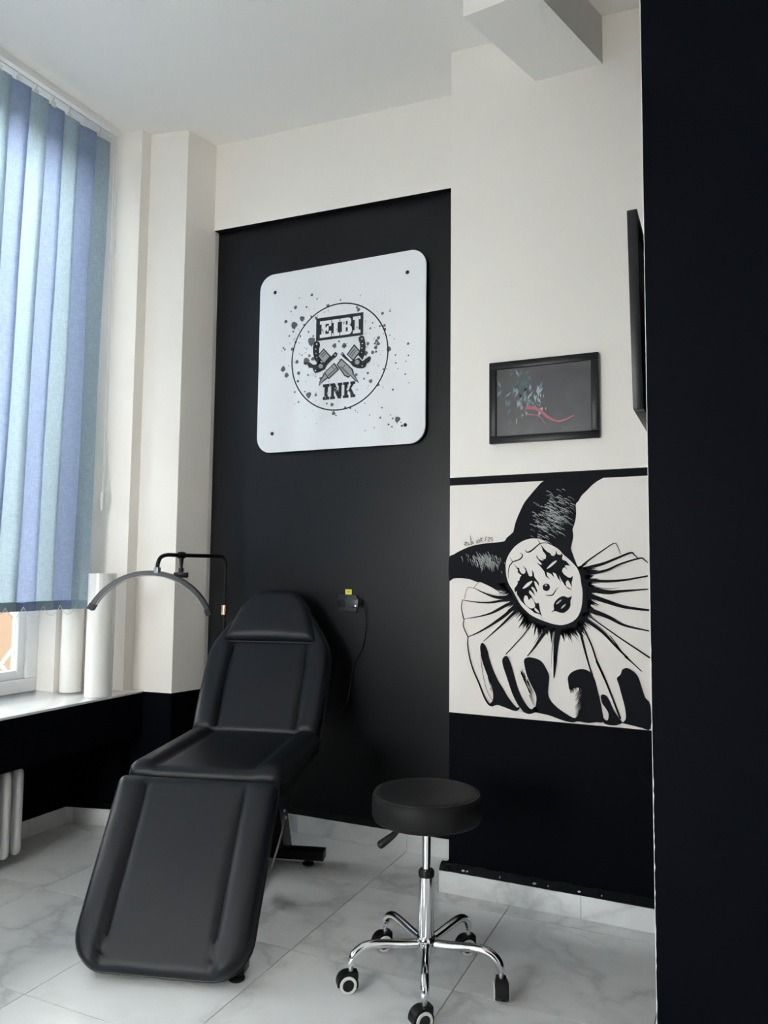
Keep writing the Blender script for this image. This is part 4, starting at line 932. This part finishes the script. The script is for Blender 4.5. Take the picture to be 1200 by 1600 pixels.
def print_material():
    m, nt, b = new_mat('abstract charcoal print')
    tc = nt.nodes.new('ShaderNodeTexCoord')
    n1 = nt.nodes.new('ShaderNodeTexNoise'); n1.inputs['Scale'].default_value = 14; n1.inputs['Detail'].default_value = 6
    nt.links.new(tc.outputs['Object'], n1.inputs['Vector'])
    rp = nt.nodes.new('ShaderNodeValToRGB')
    e = rp.color_ramp.elements
    e[0].position = 0.35; e[0].color = (0.060, 0.060, 0.066, 1)
    e[1].position = 0.7; e[1].color = (0.078, 0.079, 0.086, 1)
    nt.links.new(n1.outputs[0], rp.inputs[0]); nt.links.new(rp.outputs[0], b.inputs['Base Color'])
    b.inputs['Roughness'].default_value = 0.25
    return m
def framed_print():
    p = empty('framed_print', (-0.6985, 3.112, 2.0415))
    tag(p, 'small black framed dark abstract print hung above the mural', 'picture')
    picture_frame(p, (-0.2265, -0.1735), (0.2265, 0.1735), 0.030, 0.022, M_PICFRAME)
    box('print_sheet', (-0.197, -0.012, -0.144), (0.197, -0.006, 0.144), print_material(), p)
    teal = plain('teal print', (0.10, 0.17, 0.20), 0.4, var=0.5, vscale=60)
    pale = plain('pale blue print', (0.30, 0.42, 0.47), 0.4, var=0.3, vscale=80)
    cream = plain('cream print', (0.50, 0.46, 0.40), 0.4)
    rose = plain('rose print', (0.42, 0.09, 0.13), 0.4, var=0.4, vscale=70)
    random.seed(12)
    a, b_, c_, r_ = [], [], [], []
    for k in range(54):                                      # loose vertical-ish daubs, no figure
        x, z = random.gauss(-85, 42), random.gauss(20, 55)
        x = max(-185, min(40, x)); z = max(-120, min(120, z))
        L, w = random.uniform(16, 56), random.uniform(2, 8)
        d = random.uniform(0.6, 2.2)
        dx, dz = math.cos(d), math.sin(d)
        q = [(x - dx * L / 2, z - dz * L / 2), (x - dz * w, z + dx * w), (x + dx * L / 2, z + dz * L / 2), (x + dz * w, z - dx * w)]
        (a if k % 3 else b_).append([(max(-195, min(195, u)), max(-142, min(142, v))) for u, v in q])
    for k in range(22):
        x, z = random.gauss(-40, 36), random.gauss(-30, 40)
        L, w = random.uniform(8, 24), random.uniform(1.2, 3)
        c_.append([(x, z), (x + w, z + L / 2), (x + 1, z + L), (x - w, z + L / 2)])
    r_ += ribbon([(-72, -28), (-20, -40), (24, -78), (70, -96), (128, -76)], 17, 4)
    r_ += ribbon([(-60, -58), (-16, -70), (10, -104)], 6, 2)
    O = (0, 0)
    for nme, ps, l, mt in (('print_daubs', a, 0, teal), ('print_daubs', b_, 1, pale), ('print_flecks', c_, 2, cream), ('print_swash', r_, 3, rose)):
        for q in (ps if nme != 'print_swash' else [ps]):
            paint(nme[:-1] if nme != 'print_swash' else nme, q if nme == 'print_swash' else [q], O, -0.012, l, mt, p)
framed_print()

# frame hanging on the hidden side of the black wall, leaning out at the top
def side_frame():
    p = empty('side_picture', (-0.2005, 2.06, 1.757))
    tag(p, 'large black frame seen edge-on against the black right wall', 'picture')
    M = RY(math.radians(-0.9))
    def part(nme, lo, hi, mat, M=M):
        return box(nme, lo, hi, mat, p, bevel=0.001, M=M)
    H, L, t, b = 0.539, 0.42, 0.027, 0.03
    part('frame_stile', (-t, 0, 0), (-0.001, b, H), M_PICFRAME); part('frame_stile', (-t, L - b, 0), (-0.001, L, H), M_PICFRAME)
    part('frame_rail', (-t, b, 0), (-0.001, L - b, b), M_PICFRAME); part('frame_rail', (-t, b, H - b), (-0.001, L - b, H), M_PICFRAME)
    part('print_sheet', (-0.016, b, b), (-0.010, L - b, H - b), M_LAMPMETAL)
side_frame()

# ------------------------------------------------------------------ socket, adapter, cable
def adapter():
    s = empty('wall_socket', (-1.775, 3.47, 1.16))
    tag(s, 'black wall socket plate with yellow label on the recessed black wall', 'socket')
    box('socket_plate', (-0.056, -0.012, -0.044), (0.050, 0, 0.044), plain('socket plastic', (0.020, 0.021, 0.025), 0.4, spec=0.4), s, bevel=0.004)
    lathe('socket_well', [(0.0001, 0.002), (0.017, 0.002), (0.017, 0.006), (0.021, 0.006), (0.021, 0)], M_FRAME, s, 20, T(-0.034, -0.012, 0) @ RX(PI / 2))
    t = box('label_tag', (-0.020, -0.0025, 0.046), (0.016, 0, 0.072), M_TAGYELLOW, s)
    ink = []
    for x in (-10, -3, 4):
        ink += [rect(x, 56, x + 2, 63), rect(x, 61, x + 5, 63)]
    paint('label_print', ink, (0, 0), -0.0022, 0, M_PLASTIC, s)
    a = empty('power_adapter', (-1.735, 3.458, 1.165))
    tag(a, 'black plug-in power adapter with blue light in the wall socket', 'adapter')
    box('adapter_body', (-0.036, -0.046, -0.022), (0.042, -0.001, 0.024), plain('adapter plastic', (0.026, 0.028, 0.036), 0.35), a, bevel=0.006)
    m, nt, b = new_mat('blue indicator light')
    b.inputs['Emission Color'].default_value = (0.25, 0.55, 1, 1); b.inputs['Emission Strength'].default_value = 3
    lathe('indicator_light', [(0.0001, 0.001), (0.003, 0.0), (0.003, -0.002)], m, a, 10, T(0.026, -0.046, -0.012) @ RX(PI / 2))
    pts = curve([(-1.6895, 3.44, 1.163), (-1.672, 3.437, 1.14), (-1.672, 3.46, 1.06), (-1.69, 3.463, 0.95), (-1.73, 3.463, 0.87), (-1.755, 3.463, 0.76), (-1.78, 3.463, 0.66), (-1.84, 3.455, 0.60), (-1.93, 3.44, 0.56), (-2.02, 3.43, 0.30), (-2.10, 3.40, 0.006)], 8)
    tag(tube('adapter_cable', pts, 0.0022, M_PLASTIC, None, 6), 'thin black cable hanging from the wall adapter behind the chair', 'cable')
adapter()

# ------------------------------------------------------------------ reclining treatment chair
def cushion(bm, L, w_of, T_, skirt, seam=0.19, amp=0.011, nv=44, nu=36, er=0.03, seam_of=None, crown=0.0):
    """upholstered slab: u across, v along, w up; half width w_of(v); side bolsters beyond the seam"""
    rows = []
    vs = []
    for i in range(nv + 1):
        t = i / nv
        v = L * (0.5 - 0.5 * math.cos(PI * t))
        vs.append(v)
    for v in vs:
        w = max(w_of(v), 0.004)
        row = []
        for j in range(nu + 1):
            s = -1 + 2 * j / nu
            s = math.sin(s * PI / 2) * 0.55 + s * 0.45
            u = s * w
            d = min(w - abs(u), v + 0.0, L - v)
            e = min(max(d, 0) / er, 1)
            h = T_ - er * 0.9 * (1 - math.sqrt(max(0, 1 - (1 - e) ** 2)))
            sm = seam_of(v) if seam_of else seam
            if sm and sm > 0:
                q = abs(u) - sm
                fade = min(1.0, max(0.0, (min(v, L - v) - 0.004) / 0.04)); fade = fade * fade * (3 - 2 * fade)
                wb = max(w - sm, 0.03)
                if q > 0:
                    h += amp * 2.0 * (0.35 + 0.65 * fade) * math.sqrt(max(0, math.sin(PI * min(q / wb, 1) * 0.5 + 0.0))) * (1 - min(q / wb, 1)) ** 0.6
                h -= amp * 0.75 * fade * math.exp(-(q / 0.009) ** 2)
                if q < 0:
                    h += crown * (1 - (u / sm) ** 2)
            else:
                h += crown * (1 - (u / w) ** 2) * min(1, (v / L) * (1 - v / L) * 5)
            row.append(bm.verts.new((u, v, h)))
        rows.append(row)
    for a, b in zip(rows, rows[1:]):
        for j in range(nu):
            bm.faces.new((a[j], a[j + 1], b[j + 1], b[j]))
    edge = rows[0][:] + [r[-1] for r in rows[1:]] + rows[-1][-2::-1] + [r[0] for r in rows[-2:0:-1]]
    low = [bm.verts.new((v.co.x, v.co.y, -skirt)) for v in edge]
    n = len(edge)
    for k in range(n):
        bm.faces.new((edge[k], edge[(k + 1) % n], low[(k + 1) % n], low[k]))
    bm.faces.new(low)
    return [(v.co.x, v.co.y) for v in edge]

def chair():
    A = math.radians(16.5)
    # local axes: x lateral (right), y towards the feet, z up -> rotate so +y_local = forward
    root = empty('treatment_chair', (-1.737, 2.092, 0.0))
    # forward direction in the room is (sin A, -cos A); lateral is (cos A, sin A): a mirror-free frame needs x lateral, y = -forward
    root.rotation_euler = (0, 0, A)
    tag(root, 'black vinyl reclining treatment chair with raised back and lowered leg rest', 'chair')
    def frame(o, d, n):
        """matrix with u = x, v along d (in the y-z plane), w along n, at origin o; coordinates (x, forward, z)"""
        return Matrix(((1, 0, 0, o[0]), (0, -d[0], -n[0], -o[1]), (0, d[1], n[1], o[2]), (0, 0, 0, 1)))
    def place(bm, M):
        bmesh.ops.transform(bm, matrix=M, verts=bm.verts[:])
    # --- leg rest
    d = Vector((0.338, -0.526)).normalized()
    nrm = Vector((-d.y, d.x))
    Lr = 0.628
    T_ = 0.052
    o = Vector((-0.245, 0.567)) - nrm * T_
    MLeg = frame((0, o.x, o.y), d, nrm)
    def w_leg(v):
        R_ = 0.125
        if v > Lr - R_:
            return 0.305 - R_ + math.sqrt(max(0, R_ * R_ - (v - (Lr - R_)) ** 2))
        if v < 0.03:
            return 0.275 + 0.03 * math.sqrt(max(0, 1 - (1 - v / 0.03) ** 2))
        return 0.305
    bm = bmesh.new()
    edge = cushion(bm, Lr, w_leg, T_, 0.0, seam=0.192, amp=0.014)
    place(bm, MLeg)
    lr = from_bm('leg_rest', bm, M_VINYL, root, smooth=True, angle=math.radians(50))
    def piping(edge, M, parent, z=0.012, r=0.0035, out=0.001):
        pts = [M @ Vector((x * 1.006, y, z)) for x, y in edge]
        bm = bmesh.new(); bm_tube(bm, pts + [pts[0]], r, 6, cap=False)
        return from_bm('piping', bm, M_PIPING, parent, smooth=True)
    piping(edge, MLeg, lr)
    bm = bmesh.new()
    def w2(f):
        return lambda v: f(v) - 0.006
    cushion(bm, Lr - 0.004, w2(w_leg), -0.002, 0.028, seam=0, nv=24, nu=10, er=0.001)
    place(bm, MLeg)
    from_bm('leg_rest_board', bm, M_PLASTIC, root, smooth=True, angle=math.radians(50))
    # --- seat
    d = Vector((-1.0, 0.012)).normalized()
    nrm = Vector((d.y, -d.x))
    Ls = 0.66
    o = Vector((-0.298, 0.583)) - nrm * 0.055
    MSeat = frame((0, o.x, o.y), d, nrm)
    def w_seat(v):
        R_ = 0.035
        return 0.303 - (R_ - math.sqrt(max(0, R_ * R_ - (R_ - v) ** 2)) if v < R_ else 0)
    bm = bmesh.new()
    edge = cushion(bm, Ls, w_seat, 0.055, 0.0, seam=0.195, amp=0.015, er=0.035)
    place(bm, MSeat)
    st = from_bm('seat', bm, M_VINYL, root, smooth=True, angle=math.radians(50))
    piping(edge, MSeat, st, z=0.004)
    bm = bmesh.new()
    cushion(bm, Ls, w2(w_seat), -0.002, 0.030, seam=0, nv=20, nu=10, er=0.001)
    place(bm, MSeat)
    from_bm('seat_board', bm, M_PLASTIC, root, smooth=True, angle=math.radians(50))
    # --- backrest
    d = Vector((-1.0, 1.66)).normalized()
    nrm = Vector((d.y, -d.x))
    Lb = 0.735
    TB = 0.05
    o = Vector((-0.915, 0.585)) - nrm * TB
    MBack = frame((0, o.x, o.y), d, nrm)
    prof = [(0.0, 0.300), (0.10, 0.306), (0.30, 0.308), (0.40, 0.304), (0.45, 0.290), (0.50, 0.264), (0.56, 0.225), (0.62, 0.182), (0.67, 0.142), (0.70, 0.110), (0.72, 0.080), (0.73, 0.052), (0.735, 0.02)]
    def w_back(v):
        for (a, wa), (b, wb) in zip(prof, prof[1:]):
            if v <= b:
                t = (v - a) / (b - a)
                return wa + (wb - wa) * t
        return prof[-1][1]
    bm = bmesh.new()
    edge = cushion(bm, Lb, w_back, TB, 0.0, seam=0.19, seam_of=lambda v: 0.188 if v < 0.5 else max(0.0, 0.188 - (v - 0.5) * 0.5), amp=0.015)
    place(bm, MBack)
    bk = from_bm('backrest', bm, M_VINYL, root, smooth=True, angle=math.radians(50))
    piping(edge, MBack, bk)
    bm = bmesh.new()
    cushion(bm, Lb, w2(w_back), -0.002, 0.035, seam=0, nv=30, nu=10, er=0.001)
    place(bm, MBack)
    from_bm('backrest_board', bm, M_PLASTIC, root, smooth=True, angle=math.radians(50))
    # --- headrest pillow strapped over the top of the backrest
    oh = Vector((-0.915, 0.585)) + d * 0.452 + nrm * 0.006
    MHead = frame((0.0, oh.x, oh.y), d, nrm)
    Lh = 0.285
    def w_head(v):
        base = w_back(0.462 + v * 0.93) + 0.004
        R_ = 0.02
        if v < 0.012:
            base -= 0.012 * (1 - v / 0.012)
        lim = 0.236 - v * 0.32
        return max(0.03, min(base, lim if v < 0.25 else base))
    bm = bmesh.new()
    edge = cushion(bm, Lh, w_head, 0.036, 0.0, seam=0, er=0.045, crown=0.012, nv=30, nu=26)
    place(bm, MHead)
    hp = from_bm('headrest_pillow', bm, M_VINYL, root, smooth=True, angle=math.radians(60))
    piping(edge, MHead, hp, z=0.004, r=0.003)
    # --- steel base: two floor bars, spine, slanted uprights, tilt frame
    def loc(x, f, z):
        return (x, -f, z)
    def bar(name, c0, c1, b=0.002, parent=root):
        lo = [min(a, b_) for a, b_ in zip(c0, c1)]; hi = [max(a, b_) for a, b_ in zip(c0, c1)]
        return box(name, lo, hi, M_FRAME, parent, bevel=b)
    for f0, hl, hw in ((-0.985, 0.325, 0.325), (0.0, 0.235, 0.283)):
        bar('base_bar', loc(-hl, f0 - 0.03, 0.028), loc(hw, f0 + 0.03, 0.070))
        for x in (0.075 - hl, 0.25):
            lathe('levelling_foot', [(0.0001, 0.0), (0.026, 0.0), (0.028, 0.006), (0.022, 0.013), (0.010, 0.016), (0.010, 0.030), (0.0001, 0.030)], M_PLASTIC, root, 20, T(*loc(x, f0, 0)))
    bar('base_spine', loc(-0.045, -0.955, 0.030), loc(0.045, -0.03, 0.068))
    def plate(x0, x1, pts, name):
        bm = bmesh.new()
        a = [bm.verts.new(loc(x0, f, z)) for f, z in pts]; b = [bm.verts.new(loc(x1, f, z)) for f, z in pts]
        n = len(pts)
        for k in range(n):
            bm.faces.new((a[k], a[(k + 1) % n], b[(k + 1) % n], b[k]))
        bm.faces.new(a); bm.faces.new(b[::-1])
        return from_bm(name, bm, M_FRAME, root)
    for s in (-1, 1):
        x = 0.115 * s
        # splayed upright: foot on the rear bar, head under the seat
        plate(x - 0.02, x + 0.02, [(-1.010, 0.066), (-0.900, 0.066), (-0.760, 0.505), (-0.845, 0.505)], 'upright')
        plate(x - 0.012, x + 0.012, [(-0.30, 0.505), (-0.345, 0.505), (-0.64, 0.066), (-0.58, 0.066)], 'brace')
    # wide gusset plate towards the right side seen past the leg rest
    plate(0.13, 0.165, [(-1.012, 0.066), (-0.885, 0.066), (-0.70, 0.50), (-0.80, 0.50)], 'side_plate')
    for s in (-1, 1):
        bar('seat_rail', loc(0.265 * s - 0.014, -0.93, 0.470), loc(0.265 * s + 0.014, -0.33, 0.500))
    for f0 in (-0.88, -0.62, -0.36):
        bar('cross_rail', loc(-0.265, f0 - 0.014, 0.474), loc(0.265, f0 + 0.014, 0.500))
    tube('release_rod', curve([loc(0.176, -0.83, 0.26), loc(0.19, -0.74, 0.215), loc(0.19, -0.60, 0.135), loc(0.185, -0.45, 0.085)], 6), 0.0045, M_STEEL, root, 8)
    lathe('bolt', [(0.0001, 0.006), (0.006, 0.005), (0.008, 0.0), (0.008, -0.006)], M_STEEL, root, 10, T(*loc(0.168, -0.88, 0.235)) @ RY(PI / 2))
    for (f0, z0) in ((-0.80, 0.36), (-0.775, 0.43), (-0.86, 0.27)):
        lathe('bolt', [(0.0001, 0.005), (0.005, 0.004), (0.007, 0.0), (0.007, -0.006)], M_STEEL, root, 10, T(*loc(0.168, f0, z0)) @ RY(PI / 2))
    # gas strut carrying the leg rest, back strut carrying the backrest
    for s in (-1, 1):
        tube('leg_rest_strut', [loc(0.16 * s, -0.40, 0.44), loc(0.16 * s, -0.19, 0.31)], 0.009, M_FRAME, root, 10)
        tube('back_strut', [loc(0.16 * s, -0.86, 0.40), loc(0.16 * s, -1.135, 0.72)], 0.009, M_FRAME, root, 10)
    return root
chair()

# ------------------------------------------------------------------ half-moon lamp
def lamp():
    L = empty('half_moon_lamp', (-2.40, 3.28, 0))
    tag(L, 'half-moon arc lamp on a thin black pole behind the chair', 'lamp')
    def rel(p):
        return (p[0] + 2.40, p[1] - 3.28, p[2])
    lathe('lamp_base', [(0.0001, 0.0), (0.105, 0.0), (0.108, 0.006), (0.10, 0.018), (0.02, 0.024), (0.015, 0.05), (0.0001, 0.05)], M_PLASTIC, L, 32)
    tube('lower_pole', [(0, 0, 0.03), (0, 0, 1.12)], 0.0075, M_FRAME, L, 12)
    lathe('height_collar', [(0.0001, 1.092), (0.0155, 1.092), (0.0165, 1.097), (0.0165, 1.138), (0.0155, 1.143), (0.0001, 1.143)], M_COPPER, L, 20)
    top_ = curve([rel((-2.40, 3.28, 1.13)), rel((-2.400, 3.28, 1.30)), rel((-2.400, 3.279, 1.352)), rel((-2.405, 3.262, 1.388)), rel((-2.412, 3.235, 1.394)), rel((-2.43, 3.15, 1.394)),
                  rel((-2.468, 2.985, 1.394)), rel((-2.482, 2.925, 1.394)), rel((-2.492, 2.890, 1.382)), rel((-2.497, 2.876, 1.352)), rel((-2.498, 2.874, 1.318))], 6)
    n = len(top_)
    tube('upper_arm', top_, [0.006 if i < 8 else 0.0095 for i in range(n)], M_FRAME, L, 12)
    # phone clamp hanging from the arm
    c = Vector(rel((-2.463, 3.005, 1.394)))
    cl = lathe('clamp_collar', [(0.0001, -0.018), (0.015, -0.018), (0.017, -0.012), (0.017, 0.012), (0.015, 0.018), (0.0001, 0.018)], M_PLASTIC, L, 16,
               T(*c) @ Vector((-0.22, -0.97, 0)).to_track_quat('Z', 'Y').to_matrix().to_4x4())
    lathe('clamp_stem', [(0.0001, -0.055), (0.006, -0.055), (0.010, -0.02), (0.012, 0.0), (0.0001, 0.0)], M_PLASTIC, cl, 12, T(c.x, c.y, c.z - 0.01))
    lathe('clamp_knob', [(0.0001, 0), (0.012, 0), (0.012, 0.02), (0.0001, 0.02)], M_PLASTIC, cl, 12, T(c.x, c.y, c.z - 0.083))
    box('phone_holder', (-0.034, -0.012, -0.022), (0.034, 0.012, 0.004), M_PLASTIC, cl, bevel=0.003, M=T(c.x, c.y, c.z - 0.088) @ RZ(0.45))
    # arc body: circular arc in a vertical plane
    P0, P1, P2 = Vector(rel((-2.773, 2.75, 1.150))), Vector(rel((-2.502, 2.878, 1.305))), Vector(rel((-2.291, 3.0, 1.127)))
    ax = (P2 - P0); chord = ax.length; ax.normalize()
    mid = (P0 + P2) / 2
    upz = (Vector((0, 0, 1)) - ax * ax.z).normalized()
    sag = (P1 - mid).dot(upz)
    R_ = (chord ** 2 / 4 + sag ** 2) / (2 * sag)
    ctr = mid - upz * (R_ - sag)
    half = math.asin(chord / 2 / R_)
    out = ax.cross(upz)
    def arc_body(name, w_in, w_out, d0, d1, mat, parent, a0=-half, a1=half, n=40):
        bm = bmesh.new(); rings = []
        for i in range(n + 1):
            a = a0 + (a1 - a0) * i / n
            rd = ax * math.sin(a) + upz * math.cos(a)
            rings.append([bm.verts.new(ctr + rd * (R_ + r) + out * q) for r, q in ((w_in, d0), (w_out, d0), (w_out, d1), (w_in, d1))])
        for p, q in zip(rings, rings[1:]):
            for k in range(4):
                bm.faces.new((p[k], p[(k + 1) % 4], q[(k + 1) % 4], q[k]))
        bm.faces.new(rings[0]); bm.faces.new(rings[-1][::-1])
        bmesh.ops.bevel(bm, geom=[e for e in bm.edges], offset=0.0015, segments=1, affect='EDGES')
        return from_bm(name, bm, mat, parent, smooth=True, angle=math.radians(30))
    head = arc_body('arc_head', -0.010, 0.012, -0.022, 0.018, M_LAMPMETAL, L)
    arc_body('light_diffuser', -0.014, -0.008, -0.017, 0.014, M_DIFFUSER, head, -half * 0.96, half * 0.96)
    arc_body('arc_trim', 0.003, 0.007, -0.0228, 0.0185, M_FRAME, head, -half * 0.99, half * 0.99)
    for a0, a1 in ((-half - 0.07, -half + 0.03), (half - 0.03, half + 0.07)):
        arc_body('end_cap', -0.014, 0.014, -0.024, 0.020, M_PLASTIC, head, a0, a1, 4)
    bm = bmesh.new(); bm_box(bm, (-0.012, -0.012, -0.012), (0.012, 0.012, 0.016), 0.003)
    bmesh.ops.transform(bm, matrix=T(*(Vector(rel((-2.498, 2.874, 1.318))))), verts=bm.verts[:])
    from_bm('swivel_mount', bm, M_STEEL, L, smooth=True, angle=0.6)
    tube('lamp_cord', curve([(0.004, -0.012, 1.10), (0.035, -0.02, 1.0), (0.04, -0.02, 0.8), (0.03, -0.015, 0.4), (0.02, -0.015, 0.03)], 6), 0.0022, M_PLASTIC, L, 6)
lamp()

# ------------------------------------------------------------------ stool
def stool():
    S_ = empty('rolling_stool', (-0.937, 2.417, 0))
    tag(S_, 'round black rolling stool with chrome five-star base', 'stool')
    z0, z1, R_ = 0.512, 0.606, 0.181
    pr = [(0.0001, z0), (R_ - 0.02, z0), (R_ - 0.006, z0 + 0.005), (R_, z0 + 0.018), (R_ + 0.001, z0 + 0.045), (R_, z1 - 0.022), (R_ - 0.004, z1 - 0.010), (R_ - 0.013, z1 - 0.003), (R_ - 0.03, z1), (R_ * 0.6, z1 + 0.003), (0.0001, z1 + 0.004)]
    seat = lathe('seat', pr, M_VINYL2, S_, 72, angle=60)
    bm = bmesh.new()
    bm_tube(bm, [(math.cos(t * 2 * PI / 72) * (R_ - 0.008), math.sin(t * 2 * PI / 72) * (R_ - 0.008), z1 - 0.0065) for t in range(73)], 0.0022, 6, cap=False)
    from_bm('seat_seam', bm, M_PIPING, seat, smooth=True)
    lathe('seat_plate', [(0.0001, z0 - 0.014), (0.06, z0 - 0.014), (0.065, z0 - 0.002), (0.065, z0), (0.0001, z0)], M_FRAME, S_, 24)
    lathe('gas_rod', [(0.0001, 0.33), (0.0137, 0.33), (0.0137, 0.50), (0.0001, 0.50)], M_CHROME, S_, 24)
    lathe('collar', [(0.0001, 0.330), (0.0245, 0.330), (0.0265, 0.334), (0.0265, 0.348), (0.022, 0.354), (0.0145, 0.354), (0.0145, 0.346)], M_PLASTIC, S_, 28)
    lathe('column', [(0.0001, 0.105), (0.0245, 0.105), (0.0255, 0.11), (0.0255, 0.332), (0.0001, 0.332)], M_CHROME, S_, 32)
    lathe('hub', [(0.0001, 0.098), (0.030, 0.098), (0.033, 0.102), (0.033, 0.138), (0.030, 0.143), (0.0255, 0.144)], M_CHROME, S_, 32)
    leg_path = [(0.024, 0.122), (0.08, 0.126), (0.14, 0.132), (0.185, 0.134), (0.215, 0.127), (0.236, 0.112), (0.246, 0.095), (0.249, 0.080)]
    swivel = [2.0, 0.35, -0.9, 0.2, 0.75]
    base_a = math.radians(2.5)
    # caster directions as seen: trailing angle of each fork in the room
    trail = [math.radians(20), math.radians(-45), math.radians(-40), math.radians(-52), math.radians(-40)]
    for k in range(5):
        a = base_a + k * 2 * PI / 5
        ca, sa = math.cos(a), math.sin(a)
        pts = curve([Vector((r * ca, r * sa, z)) for r, z in leg_path], 5)
        tube('leg', pts, [0.0135] * (len(pts) - 8) + [0.0135 - 0.0004 * q for q in range(8)], M_CHROME, S_, 16)
        cx, cy = 0.249 * ca, 0.249 * sa
        # caster: hood over twin wheels; axle direction angle th
        th = trail[k]
        Mc = T(cx, cy, 0) @ RZ(th)
        bm = bmesh.new()
        # hood: part cylinder around the axle (local x), centre offset forward
        off, rw, zc = -0.012, 0.0275, 0.0275
        n = 18
        for (x0, x1, rr) in ((-0.019, 0.019, rw + 0.006),):
            ringa, ringb = [], []
            for q in range(n + 1):
                an = math.radians(-25 + 215 * q / n)
                ringa.append(bm.verts.new((x0, off + rr * math.cos(an), zc + rr * math.sin(an))))
                ringb.append(bm.verts.new((x1, off + rr * math.cos(an), zc + rr * math.sin(an))))
            ia = bm.verts.new((x0, off, zc)); ib = bm.verts.new((x1, off, zc))
            for q in range(n):
                bm.faces.new((ringa[q], ringa[q + 1], ringb[q + 1], ringb[q]))
                bm.faces.new((ringa[q + 1], ringa[q], ia)); bm.faces.new((ringb[q], ringb[q + 1], ib))
            bm.faces.new((ringa[0], ringb[0], ib, ia)); bm.faces.new((ringa[-1], ia, ib, ringb[-1]))
        bm_box(bm, (-0.017, off + 0.005, zc + 0.01), (0.017, off + 0.034, zc + 0.034), 0.004)
        bmesh.ops.transform(bm, matrix=Mc, verts=bm.verts[:])
        c = from_bm('caster', bm, M_PLASTIC, S_, smooth=True, angle=math.radians(40))
        tube('caster_stem', [Mc @ Vector((0, 0, 0.055)), Mc @ Vector((0, 0, 0.088))], 0.0075, M_STEEL, c, 10)
        for s in (-1, 1):
            Mw = Mc @ T(0.019 * s, off, zc) @ RY(PI / 2 * s)
            lathe('wheel', [(0.0001, 0.005), (0.017, 0.005), (0.0185, 0.003), (0.024, 0.003), (rw - 0.001, 0.001), (rw, -0.003), (rw, -0.015), (0.0001, -0.015)], M_PLASTIC, c, 28, Mw)
            lathe('wheel_ring', [(0.0185, 0.003), (0.0185, 0.0058), (0.0262, 0.0058), (0.0272, 0.003)], M_RUBBER, c, 28, Mw)
    # height lever
    rg = Vector((math.cos(YAW), math.sin(YAW), 0))
    tube('lever_rod', [rg * -0.02 + Vector((0, 0, 0.500)), rg * -0.085 + Vector((0, -0.01, 0.482)), rg * -0.100 + Vector((0, -0.012, 0.468))], 0.0045, M_FRAME, S_, 8)
    bm = bmesh.new()
    bm_tube(bm, curve([rg * -0.088 + Vector((0, -0.011, 0.480)), rg * -0.112 + Vector((0, -0.013, 0.459)), rg * -0.14 + Vector((0, -0.015, 0.438)), rg * -0.153 + Vector((0, -0.016, 0.430))], 4),
            [0.006, 0.0075, 0.009, 0.010, 0.011, 0.012, 0.0125, 0.013, 0.0135, 0.0135, 0.0125, 0.010, 0.006], 12)
    from_bm('lever_paddle', bm, M_PLASTIC, S_, smooth=True, angle=0.8)
stool()
